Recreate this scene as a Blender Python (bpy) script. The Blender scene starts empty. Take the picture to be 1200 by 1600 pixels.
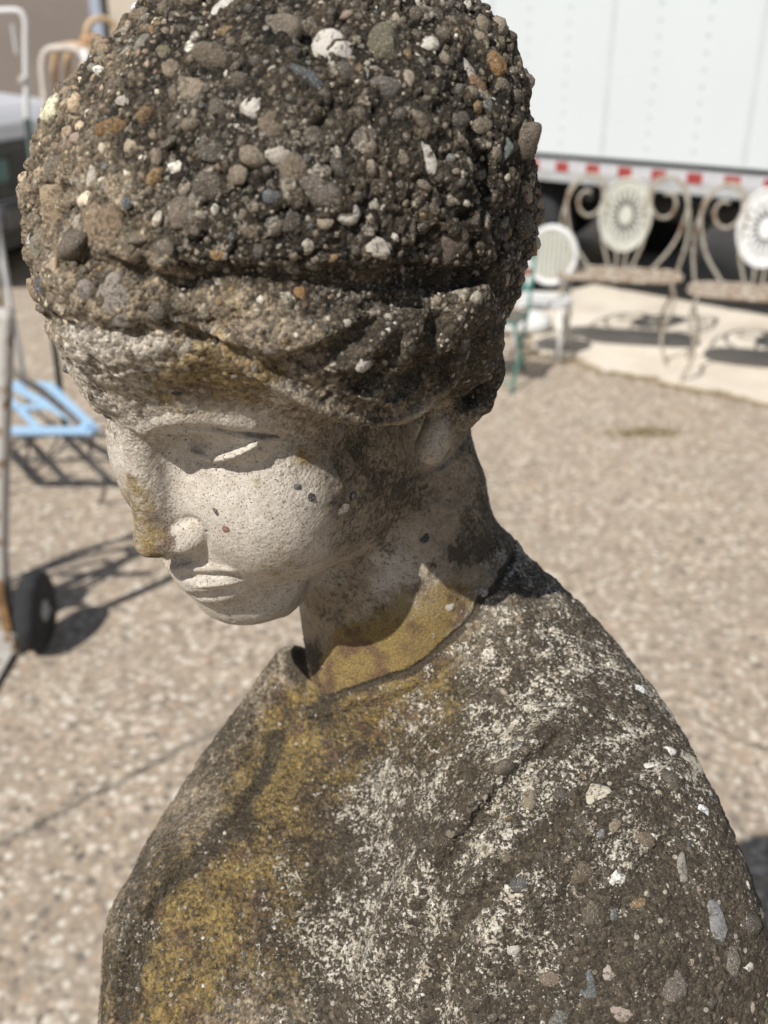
import bpy, bmesh, math, random, time
import numpy as np
from mathutils import Vector, Matrix
R = math.radians
T0 = time.time()
random.seed(7)
rng = np.random.default_rng(11)
scene = bpy.context.scene
COL = scene.collection

# ------------------------------------------------------------------ camera, world, sun, exposure
PITCH = R(25.4)
CAM = Vector((0.0, 0.0, 1.5))
FPX = 1481.0                       # focal length in pixels of a 1200 px wide picture
cd = bpy.data.cameras.new('camera')
cd.sensor_fit = 'HORIZONTAL'
cd.sensor_width = 36.0
cd.lens = 36.0 * FPX / 1200.0
cd.clip_start = 0.02
cd.clip_end = 500
cd.dof.use_dof = True
cd.dof.focus_distance = 0.385
cd.dof.aperture_fstop = (cd.lens / 1000.0) / 0.0036
cam = bpy.data.objects.new('camera', cd)
cam.location = CAM
cam.rotation_euler = (math.pi / 2 - PITCH, 0, 0)
COL.objects.link(cam)
scene.camera = cam

SUN_DIR = Vector((0.42, 0.52, -0.745)).normalized()     # direction the light travels
world = bpy.data.worlds.new('World')
scene.world = world
world.use_nodes = True
wn = world.node_tree
sky = wn.nodes.new('ShaderNodeTexSky')
sky.sky_type = 'NISHITA'
sky.sun_disc = False
sky.sun_elevation = math.asin(-SUN_DIR.z)
sky.sun_rotation = math.atan2(-SUN_DIR.x, -SUN_DIR.y)
wn.links.new(sky.outputs[0], wn.nodes['Background'].inputs[0])
wn.nodes['Background'].inputs[1].default_value = 0.055
sl = bpy.data.lights.new('sun', 'SUN')
sl.energy = 5.0
sl.angle = R(0.53)
sl.color = (1.0, 0.965, 0.91)
so = bpy.data.objects.new('sun', sl)
so.rotation_euler = SUN_DIR.to_track_quat('-Z', 'Y').to_euler()
so.location = (-3, -3, 8)
COL.objects.link(so)
scene.view_settings.view_transform = 'Standard'
scene.view_settings.look = 'None'
scene.view_settings.exposure = 0.24
scene.view_settings.gamma = 1.0
scene.view_settings.use_curve_mapping = False
scene.render.engine = 'CYCLES'
scene.cycles.use_denoising = True
scene.cycles.max_bounces = 6

# ------------------------------------------------------------------ frames
U2M = 0.284e-3                    # sculpting unit -> metres
CX = np.array([1.0, 0, 0])
CY = np.array([0.0, math.sin(PITCH), math.cos(PITCH)])
CZ = np.array([0.0, -math.cos(PITCH), math.sin(PITCH)])   # towards the viewer
ORG = np.array(CAM) - CZ * FPX * U2M                       # sculpt origin in the world
MW = np.stack([CX, CY, CZ], 1)                             # sculpt axes as columns
def to_world(p):
    return (np.asarray(p, float) @ MW.T) * U2M + ORG
def px(x, y, w=0.0):
    """sculpt-space point that the photograph's camera sees at pixel x, y at height w above the reference plane"""
    k = (FPX - w) / FPX
    return np.array([(x - 600) * k, (800 - y) * k, w], float)
def ground_at(x, y, z=0.0):
    d = np.array([(x - 600) / FPX, (800 - y) / FPX, -1.0]) @ MW.T
    t = (z - CAM.z) / d[2]
    return Vector((CAM.x + d[0] * t, CAM.y + d[1] * t, z))

# ------------------------------------------------------------------ helpers
def link(o, parent=None):
    COL.objects.link(o)
    if parent is not None:
        o.parent = parent
    return o
def tag(o, label=None, cat=None, group=None, kind=None):
    if label: o['label'] = label
    if cat: o['category'] = cat
    if group: o['group'] = group
    if kind: o['kind'] = kind
    return o
def empty(name, loc=(0, 0, 0), rz=0.0):
    o = bpy.data.objects.new(name, None)
    o.location = loc
    o.rotation_euler = (0, 0, rz)
    o.empty_display_size = 0.05
    return link(o)
def np_mesh(name, V, F, mat, smooth=True):
    V = np.asarray(V, np.float32); F = np.asarray(F, np.int32)
    me = bpy.data.meshes.new(name)
    n = F.shape[1]
    me.vertices.add(len(V)); me.vertices.foreach_set('co', V.ravel())
    me.loops.add(F.size); me.loops.foreach_set('vertex_index', F.ravel())
    me.polygons.add(len(F)); me.polygons.foreach_set('loop_start', np.arange(0, F.size, n, dtype=np.int32))
    me.update(calc_edges=True)
    if smooth:
        me.polygons.foreach_set('use_smooth', np.ones(len(F), bool))
    if mat: me.materials.append(mat)
    return me

# ------------------------------------------------------------------ numpy noise
def _hash(ix, iy, iz, s=0):
    h = (ix.astype(np.uint32) * np.uint32(73856093)) ^ (iy.astype(np.uint32) * np.uint32(19349663)) ^ (iz.astype(np.uint32) * np.uint32(83492791)) ^ np.uint32((s * 2654435761) & 0xffffffff)
    h ^= h >> np.uint32(15); h *= np.uint32(2246822519); h ^= h >> np.uint32(13); h *= np.uint32(3266489917); h ^= h >> np.uint32(16)
    return h.astype(np.float32) / np.float32(4294967295.0)
def vnoise(P, s=0):
    """smooth value noise in -1..1"""
    P = P.astype(np.float32)
    i = np.floor(P); f = P - i; i = i.astype(np.int64); u = f * f * (3 - 2 * f)
    out = 0
    for dx in (0, 1):
        wx = u[:, 0] if dx else 1 - u[:, 0]
        for dy in (0, 1):
            wy = u[:, 1] if dy else 1 - u[:, 1]
            for dz in (0, 1):
                wz = u[:, 2] if dz else 1 - u[:, 2]
                out = out + wx * wy * wz * _hash(i[:, 0] + dx, i[:, 1] + dy, i[:, 2] + dz, s)
    return out * 2 - 1
def fbm(P, octaves=3, s=0, g=0.5):
    a, o, t = 1.0, 0, 0
    for k in range(octaves):
        o = o + a * vnoise(P * 2.0 ** k + 17.3 * k, s + k); t += a; a *= g
    return o / t
def worley(P, s=0):
    """F1 distance, plus the random value of the nearest cell"""
    P = P.astype(np.float32); i = np.floor(P).astype(np.int64)
    best = np.full(len(P), 9.0, np.float32); rv = np.zeros(len(P), np.float32)
    for dx in (-1, 0, 1):
        for dy in (-1, 0, 1):
            for dz in (-1, 0, 1):
                c = i + (dx, dy, dz)
                q = np.stack([_hash(c[:, 0], c[:, 1], c[:, 2], s + k) for k in (1, 2, 3)], 1)
                d = ((c + q - P) ** 2).sum(1)
                m = d < best
                best[m] = d[m]; rv[m] = q[m, 0] * 7.13 % 1.0
    return np.sqrt(best), rv

# ================================================================== THE STATUE, sculpted as a distance field
HR = np.array([[0.79379664, -0.13863818, -0.59789654],
               [-0.34663181, 0.71331371, -0.61777005],
               [0.50075771, 0.68597595, 0.51805395]])      # head frame: side, up, forward as columns
HO = np.array([-138.17, 287.47, 0.0])
HS = 3.617                                                   # sculpt units per head millimetre
def H(s, t, f):
    return HR @ (np.array([s, t, f], float) * HS) + HO
I3 = np.eye(3)
def ell(P, c, r, A=None):
    q = P - np.asarray(c, np.float32)
    if A is not None:
        q = q @ A.astype(np.float32)
    r = np.asarray(r, np.float32)
    k0 = np.sqrt(((q / r) ** 2).sum(1)); k1 = np.sqrt(((q / (r * r)) ** 2).sum(1)) + 1e-9
    return k0 * (k0 - 1) / k1
def hell(P, s, t, f, rs, rt, rf, tilt=None):
    A = HR if tilt is None else HR @ tilt
    return ell(P, H(s, t, f), (rs * HS, rt * HS, rf * HS), A)
def cone(P, a, b, ra, rb):
    a = np.asarray(a, np.float32); b = np.asarray(b, np.float32); ab = b - a
    h = np.clip(((P - a) @ ab) / (ab @ ab), 0, 1)
    return np.sqrt(((P - a - h[:, None] * ab) ** 2).sum(1)) - (ra + (rb - ra) * h)
def smin(a, b, k):
    h = np.maximum(k - np.abs(a - b), 0) / k
    return np.minimum(a, b) - h * h * k * 0.25
def smax(a, b, k): return -smin(-a, -b, k)
def rotx(a):
    c, s = math.cos(a), math.sin(a); return np.array([[1, 0, 0], [0, c, -s], [0, s, c]])
def roty(a):
    c, s = math.cos(a), math.sin(a); return np.array([[c, 0, s], [0, 1, 0], [-s, 0, c]])
def rotz(a):
    c, s = math.cos(a), math.sin(a); return np.array([[c, -s, 0], [s, c, 0], [0, 0, 1]])

def near(P, c, rad):
    return ((P - np.asarray(c, np.float32)) ** 2).sum(1) < rad * rad

def masked(P, d, c, rad, fn):
    """apply fn(P, d) only inside the sphere (c, rad)"""
    m = near(P, c, rad)
    if m.any():
        d[m] = fn(P[m], d[m])
    return d

# --- outline of the figure, used to trim the masses (a 2D distance map in picture coordinates)
OUT = [(320,-215),(262,-120),(232,-40),(208,20),(165,75),(130,112),(95,150),(62,197),(33,250),(17,300),(12,350),(20,400),(23,450),(38,510),(58,575),(88,622),(120,640),(142,656),
       (150,684),(163,728),(183,776),(190,815),(198,858),(212,877),(232,881),(252,882),(268,908),(290,942),(318,968),(355,982),(400,983),(440,972),(428,985),(404,1020),(352,1108),
       (300,1200),(250,1278),(206,1360),(166,1424),(160,1500),(158,1600),(150,1720),(160,1900),(180,2100),(1200,2100),(1260,1900),(1262,1750),(1240,1600),(1208,1500),(1188,1420),(1164,1352),(1116,1240),
       (1060,1135),(1008,1056),(958,982),(902,906),(856,860),(815,822),(785,775),(758,730),(740,694),(735,662),(762,640),(779,590),(786,545),(784,508),(803,474),(814,420),
       (833,370),(839,320),(830,250),(823,190),(818,120),(803,70),(790,20),(778,-40),(740,-130),(660,-205),(500,-255)]
def smooth_loop(pts, n=3):
    p = np.array(pts, float)
    for _ in range(n):
        q = np.empty((len(p) * 2, 2)); nx = np.roll(p, -1, 0)
        q[0::2] = 0.75 * p + 0.25 * nx; q[1::2] = 0.25 * p + 0.75 * nx
        p = q
    return p
_S = smooth_loop(OUT, 2)
GX0, GY0, GS = -60, -280, 6.0
gx, gy = np.meshgrid(np.arange(GX0, 1400, GS), np.arange(GY0, 2200, GS), indexing='ij')
G = np.stack([gx.ravel(), gy.ravel()], 1)
dmin = np.full(len(G), 1e9); inside = np.zeros(len(G), bool)
for a, b in zip(_S, np.roll(_S, -1, 0)):
    ab = b - a
    h = np.clip(((G - a) @ ab) / (ab @ ab + 1e-9), 0, 1)
    dmin = np.minimum(dmin, ((G - a - h[:, None] * ab) ** 2).sum(1))
    c = (a[1] > G[:, 1]) != (b[1] > G[:, 1])
    with np.errstate(divide='ignore', invalid='ignore'):
        xi = (b[0] - a[0]) * (G[:, 1] - a[1]) / (b[1] - a[1] + 1e-12) + a[0]
    inside ^= c & (G[:, 0] < xi)
SIL = (np.sqrt(dmin) * np.where(inside, -1, 1)).reshape(gx.shape).astype(np.float32)
def sil(P):
    k = FPX / (FPX - P[:, 2])
    x = (600 + P[:, 0] * k - GX0) / GS; y = (800 - P[:, 1] * k - GY0) / GS
    x = np.clip(x, 0, SIL.shape[0] - 1.001); y = np.clip(y, 0, SIL.shape[1] - 1.001)
    i = x.astype(int); j = y.astype(int); fx = x - i; fy = y - j
    return ((SIL[i, j] * (1 - fx) + SIL[i + 1, j] * fx) * (1 - fy) + (SIL[i, j + 1] * (1 - fx) + SIL[i + 1, j + 1] * fx) * fy) / k

DOWN = np.array([0.0, -math.cos(PITCH), -math.sin(PITCH)])     # the world's down in sculpt space

def base(P):
    P = P.astype(np.float32)
    # ---- face and skull
    d = hell(P, 0, 26, 6, 66, 70, 86)                                    # skull and forehead
    d = smin(d, hell(P, 0, 34, 23, 60, 45, 77), 30)                       # brow of the forehead
    d = smin(d, hell(P, 0, -36, 32, 55, 66, 59), 30)                      # face mass
    for sg in (1, -1):
        d = smin(d, hell(P, sg * 32, -38, 61, 25, 32, 26), 80)            # cheeks
        d = smin(d, hell(P, sg * 37, -62, 14, 20, 33, 38), 60)            # jaw sides
    d = smin(d, hell(P, 0, -95, 61, 30, 25, 32), 60)                     # chin
    d = smin(d, hell(P, 0, -68, 76, 26, 22, 25), 40)                     # muzzle
    # ---- neck, chest, shoulder
    b = cone(P, H(0, -20, -42), px(650, 1100, -400), 46 * HS, 205)
    ch = ell(P, px(520, 1570, -330), (360, 440, 300))
    ch = smin(ch, ell(P, px(910, 1620, -130), (385, 580, 330)), 160)
    ch = smin(ch, cone(P, px(690, 1010, -370), px(900, 1400, -190), 165, 290), 110)
    ch = smin(ch, cone(P, px(735, 905, -300), px(985, 1330, -210), 112, 262), 80)
    ch = smin(ch, cone(P, px(530, 1150, -430), px(420, 1500, -330), 130, 250), 90)
    ch = smin(ch, ell(P, px(330, 1700, -260), (240, 500, 260)), 120)
    b = smin(b, ch, 40)
    b = smin(b, cone(P, px(458, 1040, -430), px(330, 1350, -370), 42, 150), 26)       # far side of the cloak, rising to a collar
    d = smin(d, b, 26)
    # ---- brow, eye sockets, eyeballs
    for sg in (1, -1):
        c = H(sg * 29, 8, 84)
        d = masked(P, d, c, 150, lambda p, q: smax(q, -hell(p, sg * 26.5, 6, 92, 19, 10.5, 16.5, rotz(sg * -0.06)), 14))
        d = masked(P, d, c, 150, lambda p, q: smax(q, -hell(p, sg * 13, 0, 96, 8, 12, 14), 20))
        d = masked(P, d, c, 170, lambda p, q: smin(q, cone(p, H(sg * 10, 20, 88), H(sg * 44, 19, 65), 16, 10), 34))
        d = masked(P, d, c, 150, lambda p, q: smin(q, hell(p, sg * 27.0, 3.0, 64.5, 19.5, 11.5, 16.0), 5))
    # ---- nose
    c = H(0, -30, 96)
    def nose(p, q):
        n = cone(p, H(0, 15, 87), H(0, -35, 99), 27, 28)
        n = smin(n, cone(p, H(0, 8, 73), H(0, -35, 77), 42, 66), 30)
        n = smin(n, hell(p, 11, -40.5, 91, 6.2, 5.6, 9.5), 20)
        n = smin(n, hell(p, -11, -40, 91, 6.5, 6.0, 9.5), 12)
        n = smin(n, cone(p, H(9, -38.5, 90), H(3, -39, 99), 22, 24), 14)
        n = smin(n, hell(p, 0, -40, 102, 8.5, 7, 8.5), 14)
        n = smin(n, hell(p, 0, -55, 76, 17, 13, 17), 16)
        return smin(q, n, 16)
    d = masked(P, d, c, 260, nose)
    return d

def hair(P):
    P = P.astype(np.float32)
    d = hell(P, 4, 62, -14, 93, 76, 106)
    d = smin(d, hell(P, 28, 18, -26, 72, 50, 68), 60)
    d = smin(d, cone(P, H(6, 58, 71), H(-46, 50, 40), 108, 100), 60)
    d = smin(d, cone(P, H(6, 58, 68), H(50, 34, 34), 112, 92), 60)
    return d

def sdf0(P):
    """base figure with the hair, trimmed by the outline"""
    d = smin(base(P), hair(P), 10)
    return smax(d, sil(P), 26)

def trace(pts, fn, w0=700.0, steps=60):
    """first hit of the camera ray through each picture point"""
    pts = np.asarray(pts, float)
    o = np.array([0, 0, FPX])
    D = np.stack([(pts[:, 0] - 600), (800 - pts[:, 1]), np.full(len(pts), -FPX)], 1)
    D /= np.linalg.norm(D, axis=1)[:, None]
    t = np.full(len(pts), FPX - w0)
    for _ in range(steps):
        dd = fn((o + D * t[:, None]).astype(np.float32))
        t = t + dd * 0.85
    hit = np.abs(dd) < 2.5
    if hit.any() and not hit.all():                      # a ray past the rim keeps the depth of its nearest neighbour that hits
        i = np.arange(len(t)); hi_ = i[hit]
        t[~hit] = t[hi_[np.abs(i[~hit][:, None] - hi_[None]).argmin(1)]]
    return o + D * t[:, None]

# ---------------------------------------------------------------- surface relief: folds, creases and lips of stone, laid on the masses
FEAT = []     # (points, radii, sign, blend)
def relief(pts, r, sign, k=8, lift=0.0, fn=None, n=2):
    """a chain of capsules on the surface below the picture points; sign -1 cuts a groove, +1 adds a ridge"""
    p = np.array(pts, float)
    for _ in range(n):                                   # Chaikin, ends kept
        q = [p[0]]
        for a, b in zip(p[:-1], p[1:]):
            q += [0.75 * a + 0.25 * b, 0.25 * a + 0.75 * b]
        q.append(p[-1]); p = np.array(q)
    X = trace(p, fn or sdf0)
    X = X + (np.array([0, 0, FPX]) - X) / np.linalg.norm(np.array([0, 0, FPX]) - X, axis=1)[:, None] * lift
    m = len(X)
    tt = np.linspace(0, 1, m)
    if np.isscalar(r):
        rr = r * np.clip(np.minimum(tt, 1 - tt) * 6 + 0.35, 0, 1)
    else:
        rr = np.interp(tt, np.linspace(0, 1, len(r)), r)
    FEAT.append((X.astype(np.float32), rr.astype(np.float32), sign, k))

def apply_feats(P, d, feats=None):
    lo, hi = P.min(0), P.max(0)
    for X, rr, sign, k in (FEAT if feats is None else feats):
        pad = rr.max() + k + 12
        if (X.max(0) + pad < lo).any() or (X.min(0) - pad > hi).any():
            continue
        m = ((P > X.min(0) - pad) & (P < X.max(0) + pad)).all(1)
        if not m.any(): continue
        Q = P[m]; e = np.full(len(Q), 1e9, np.float32)
        for a, b, ra, rb in zip(X[:-1], X[1:], rr[:-1], rr[1:]):
            ab = b - a
            h = np.clip(((Q - a) @ ab) / (ab @ ab + 1e-6), 0, 1)
            e = np.minimum(e, np.sqrt(((Q - a - h[:, None] * ab) ** 2).sum(1)) - (ra + (rb - ra) * h))
        d[m] = smax(d[m], -e, k) if sign < 0 else smin(d[m], e, k)
    return d

def sdf(P):
    return apply_feats(P, sdf0(P))
def relief3(X, rr, sign, k):
    FEAT.append((np.array(X, np.float32), np.array(rr, np.float32), sign, k))
def masses():
    """the first reliefs are masses of their own; later creases are traced on top of them"""
    # hair locks that sweep back over the ear
    relief([(350,528),(410,556),(470,580),(550,606),(610,606),(660,580),(700,530)], [12,27,38,49,52,45,24], 1, 12, 8)
    relief([(400,505),(460,520),(540,530),(620,525),(690,500),(740,465)], [12,32,44,46,40,20], 1, 14, 2)
    # ear: helix, lobe, concha
    relief3([px(706,612,86), px(716,565,98), px(738,524,98), px(766,534,80), px(770,585,60), px(752,632,58), px(728,655,70)], [12,16,20,20,19,17,13], 1, 8)
    relief3([px(738,560,36), px(722,640,36)], [28,30], 1, 14)
    relief3([px(716,612,62), px(694,656,66), px(672,700,66)], [22,28,24], 1, 20)
    relief3([px(736,556,100), px(734,612,84)], [17,15], -1, 8)
masses()
def sdf1(P): return apply_feats(P, sdf0(P), FEAT[:])
_M = list(FEAT)
def sdf1(P): return apply_feats(P, sdf0(P), _M)
def rl(pts, r, sign, k=8, lift=0.0): relief(pts, r, sign, k, lift, sdf1)
# hair creases
rl([(120,402),(190,408),(240,430),(300,442),(380,440),(500,440),(600,436),(690,440),(752,430)], [3,8,14,18,19,19,19,16,8], -1, 12, 0)
rl([(66,500),(110,508),(160,514),(220,522),(290,526),(335,533)], [6,10,12,12,11,8], -1, 8, 0)
rl([(335,536),(375,556),(415,573),(465,602),(510,624),(561,646),(600,654),(636,642),(668,620),(688,588),(698,552)], [6,10,13,14,15,16,16,15,14,12,8], -1, 8, -7)
rl([(408,568),(440,574),(477,572),(526,556),(565,526),(590,494)], [8,15,19,19,15,8], -1, 8, -2)
rl([(482,596),(526,606),(569,598),(592,579),(611,556),(626,526)], [8,15,19,19,15,8], -1, 8, -2)
rl([(604,628),(640,600),(664,560),(680,520),(700,486)], [8,14,17,16,9], -1, 8, -2)
rl([(634,610),(650,580),(660,545),(672,515)], [3,5,5,3], -1, 6, 0)
rl([(380,505),(440,500),(520,482),(600,470),(700,478)], [2,4,5,5,2], -1, 8, 0)
rl([(640,60),(700,110),(740,180),(762,260),(770,340)], [4,9,11,10,5], -1, 14, 2)
rl([(560,10),(620,40),(680,90)], [3,7,5], -1, 14, 2)
rl([(700,300),(730,350),(742,410)], [3,8,4], -1, 12, 2)
# brow, lids
rl([(225,672),(240,662),(262,655),(310,652),(372,660),(425,670),(462,668)], [3,5,6,6,6,5,3], 1, 14, -4)
rl([(282,668),(320,668),(360,674),(400,681),(432,681)], [2,3,3.5,3.5,2], -1, 4, 0)
rl([(272,675),(290,671),(318,671),(352,677),(383,684),(408,689),(434,686)], [3,4.5,4.5,4.5,4.5,4.5,2], 1, 2.5, 1.5)
rl([(298,704),(312,713),(334,719),(360,712),(383,702),(402,696)], [2.5,5,5.5,5.5,5,2], 1, 2.5, 5)
rl([(306,722),(340,729),(367,721),(390,707),(408,699)], [2,3.5,3.5,3.5,2], -1, 5, 1)
rl([(286,684),(315,682),(352,688),(383,695)], [2,4,4,2.5], -1, 4, 1)
rl([(296,692),(325,700),(352,702),(378,698)], [5,9,9,4], -1, 6, 6)
# nose
rl([(262,830),(276,818),(298,810),(317,820),(325,842),(318,862)], [2,3,4,4.5,4.5,3], -1, 7, 1)
rl([(236,874),(262,878),(292,874)], [5,10,8], -1, 6, -3)
# mouth
rl([(286,888),(305,887),(325,887),(350,887),(366,890)], [4,5,5,5,3], 1, 7, -2)
rl([(304,916),(320,915),(340,913),(358,911),(369,909)], [3,3.8,4,3.8,2.5], 1, 3, 0)
rl([(280,901),(300,901),(335,900),(362,899),(375,904)], [3,4.4,5,4.6,3], -1, 4, 0)
rl([(303,934),(330,936),(362,925)], [6,9,6], -1, 14, 3)
# jaw under the ear, hollow of the throat
rl([(630,752),(668,738),(707,716),(736,676)], [3,5,5,4], -1, 6, 0)
relief3([px(447,985,-290), px(470,1050,-320), px(484,1086,-320)], [18,28,22], -1, 10)
# edge of the cloak round the neck and the crack along it
rl([(522,1106),(560,1094),(604,1078),(650,1066),(690,1034),(728,1000),(752,972)], [3,6,7,7,7,6,5,3], 1, 10, -4)
rl([(512,1092),(540,1080),(572,1071),(600,1059),(640,1050),(672,1026),(700,1000),(722,981),(742,957),(750,936),(775,918),(784,895),(797,880),(803,862),(800,850)], 3.4, -1, 3, 0, )
rl([(448,1118),(480,1116),(516,1112)], [6,10,5], 1, 8, 0)
# folds of the cloak
rl([(1050,1215),(985,1245),(920,1290),(860,1345),(800,1410),(762,1480),(745,1570),(740,1700)], [8,22,32,40,44,44,40,32], 1, 34, -6)
rl([(915,1110),(850,1160),(790,1220),(720,1290),(660,1370),(600,1480),(560,1620)], [8,20,27,28,26,22,14], 1, 36, -6)
rl([(1010,1180),(950,1220),(900,1255),(850,1300),(800,1352),(765,1395),(725,1432),(697,1485),(677,1540),(664,1610),(650,1700)], [5,12,18,22,22,24,26,27,27,26,22], -1, 14, 11)
rl([(880,1150),(820,1205),(770,1262),(715,1335),(668,1420),(628,1520)], [6,14,18,18,16,10], -1, 16, 9)
rl([(1090,1290),(1040,1330),(990,1400),(960,1480),(950,1570)], [5,13,17,15,8], -1, 16, 9)
rl([(426,1150),(418,1196),(390,1242),(366,1284),(347,1308)], [5,9,11,10,5], -1, 7, 4)
rl([(392,1120),(372,1180),(352,1240),(338,1296)], [4,7,8,4], 1, 14, -2)
rl([(338,1312),(292,1350),(252,1395),(215,1465),(192,1540),(180,1610)], [5,12,16,17,17,16], -1, 10, 6)
rl([(312,1318),(265,1362),(226,1412),(192,1480),(172,1560)], [3,7,9,9,8], 1, 12, -3)
rl([(350,1306),(420,1288),(480,1270),(550,1240),(625,1200),(690,1150),(760,1085)], [6,10,12,13,12,10,4], 1, 14, -2)
rl([(350,1330),(420,1312),(490,1294),(560,1264)], [5,11,11,6], -1, 14, 8)
rl([(480,1130),(465,1190),(440,1250)], [5,10,5], -1, 12, 6)
rl([(330,1480),(290,1540),(262,1610)], [6,14,14], -1, 14, 8)

# ---------------------------------------------------------------- meshing (surface nets over the blocks that hold surface)
LO = np.array([-620.0, -1060.0, -760.0]); HI = np.array([760.0, 1060.0, 640.0])
def mesh_field(fn, h, lo, hi, bs=6):
    B = h * bs
    nb = np.ceil((hi - lo) / B).astype(int)
    ax = [lo[i] + (np.arange(nb[i]) + 0.5) * B for i in range(3)]
    C = np.stack(np.meshgrid(*ax, indexing='ij'), -1).reshape(-1, 3)
    dc = np.concatenate([fn(c.astype(np.float32)) for c in np.array_split(C, max(1, len(C) // 200000))])
    act = np.nonzero(np.abs(dc) < B * 1.25)[0]
    n = nb * bs + 1
    D = np.full(n, 9.0, np.float32)
    bi = np.stack(np.unravel_index(act, nb), 1)
    loc = np.stack(np.meshgrid(*[np.arange(bs + 1)] * 3, indexing='ij'), -1).reshape(-1, 3)
    for ch in np.array_split(np.arange(len(act)), max(1, len(act) // 1200)):
        idx = (bi[ch][:, None, :] * bs + loc[None]).reshape(-1, 3)
        D[idx[:, 0], idx[:, 1], idx[:, 2]] = fn((lo + idx * h).astype(np.float32))
    # cells
    cl = np.stack(np.meshgrid(*[np.arange(bs)] * 3, indexing='ij'), -1).reshape(-1, 3)
    s0, s1 = n[1] * n[2], n[2]
    Df = D.ravel()
    cells, verts = [], []
    corners = [(a, b, c) for a in (0, 1) for b in (0, 1) for c in (0, 1)]
    off = np.array([a * s0 + b * s1 + c for a, b, c in corners])
    ed = [(i, j) for i in range(8) for j in range(i + 1, 8) if sum(x != y for x, y in zip(corners[i], corners[j])) == 1]
    cc = np.array(corners, np.float32)
    for ch in np.array_split(np.arange(len(act)), max(1, len(act) // 3000)):
        ci = (bi[ch][:, None, :] * bs + cl[None]).reshape(-1, 3)
        fl = ci[:, 0] * s0 + ci[:, 1] * s1 + ci[:, 2]
        v = Df[fl[:, None] + off]
        sg = v < 0
        m = sg.any(1) & ~sg.all(1) & (np.abs(v).max(1) < 8.9)
        m2 = sg.any(1) & ~sg.all(1)
        m = m2
        v = v[m]; sg = sg[m]; ci = ci[m]
        acc = np.zeros((len(v), 3), np.float32); cnt = np.zeros(len(v), np.float32)
        for i, j in ed:
            x = sg[:, i] != sg[:, j]
            t = np.where(x, v[:, i] / (v[:, i] - v[:, j] + 1e-12), 0)[:, None]
            acc += np.where(x[:, None], cc[i] + (cc[j] - cc[i]) * t, 0); cnt += x
        cells.append(fl[m]); verts.append(lo + (ci + acc / cnt[:, None]) * h)
    cells = np.concatenate(cells); verts = np.concatenate(verts)
    o = np.argsort(cells); cells = cells[o]; verts = verts[o]
    strides = (s0, s1, 1); quads = []
    neg = Df[cells] < 0
    for a in range(3):
        b, c = (a + 1) % 3, (a + 2) % 3
        x = neg != (Df[cells + strides[a]] < 0)
        k = cells[x]; f = neg[x]
        ids = [np.arange(len(cells))[x]]
        ok = np.ones(len(k), bool)
        for o_ in (strides[b], strides[b] + strides[c], strides[c]):
            q = np.searchsorted(cells, k - o_); q = np.minimum(q, len(cells) - 1)
            ok &= cells[q] == k - o_
            ids.append(q)
        Q = np.stack(ids, 1)[ok]; f = f[ok]
        Q[~f] = Q[~f][:, ::-1]
        quads.append(Q)
    return verts, np.concatenate(quads)

# ---------------------------------------------------------------- the final surface
HGRID = 3.3
SV, SF = mesh_field(sdf, HGRID, LO, HI)
print('mesh', len(SV), len(SF), round(time.time() - T0, 1))
def face_normals(V, F):
    n = np.cross(V[F[:, 2]] - V[F[:, 0]], V[F[:, 3]] - V[F[:, 1]])
    return n
def vert_normals(V, F):
    fn = face_normals(V, F); N = np.zeros((len(V), 3))
    for i in range(4):
        for a in range(3):
            N[:, a] += np.bincount(F[:, i], fn[:, a], len(V))
    return N / (np.linalg.norm(N, axis=1)[:, None] + 1e-12)
if (face_normals(SV, SF) * (SV[SF].mean(1) - SV.mean(0))).sum() < 0:
    SF = SF[:, ::-1]
SN = vert_normals(SV, SF)

def picxy(P):
    k = FPX / (FPX - P[:, 2])
    return np.stack([600 + P[:, 0] * k, 800 - P[:, 1] * k], 1)
def poly_in(Q, poly):
    ins = np.zeros(len(Q), bool); p = np.array(poly, float)
    for a, b in zip(p, np.roll(p, -1, 0)):
        c = (a[1] > Q[:, 1]) != (b[1] > Q[:, 1])
        with np.errstate(divide='ignore', invalid='ignore'):
            xi = (b[0] - a[0]) * (Q[:, 1] - a[1]) / (b[1] - a[1] + 1e-12) + a[0]
        ins ^= c & (Q[:, 0] < xi)
    return ins
HAIR_POLY = [(-200,490),(40,497),(66,500),(110,508),(160,514),(220,522),(290,526),(335,534),(375,556),(415,575),(465,605),(510,628),(561,650),(600,658),(636,646),(668,624),(686,600),
             (698,580),(712,530),(735,500),(775,500),(900,500),(900,-500),(-200,-500)]
CLOAK_POLY = [(300,985),(424,985),(432,1010),(436,1060),(452,1096),(500,1098),(512,1093),(540,1081),(572,1072),(600,1060),(640,1051),(672,1027),(700,1001),(722,982),(742,958),(750,937),(775,919),(784,896),(797,881),
              (803,863),(808,820),(900,780),(1900,780),(1900,2600),(-400,2600),(-400,985)]
def sstep(x, a, b):
    t = np.clip((x - a) / (b - a), 0, 1); return t * t * (3 - 2 * t)
def spots(Q, lst):
    """sum of soft discs given as (x, y, radius, weight[, stretch_y])"""
    o = np.zeros(len(Q), np.float32)
    for sp in lst:
        x, y, r, w = sp[:4]; ky = sp[4] if len(sp) > 4 else 1.0
        dd = ((Q[:, 0] - x) ** 2 + ((Q[:, 1] - y) / ky) ** 2) / (r * r)
        o += w * np.exp(-dd * 1.4).astype(np.float32)
    return o
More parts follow.
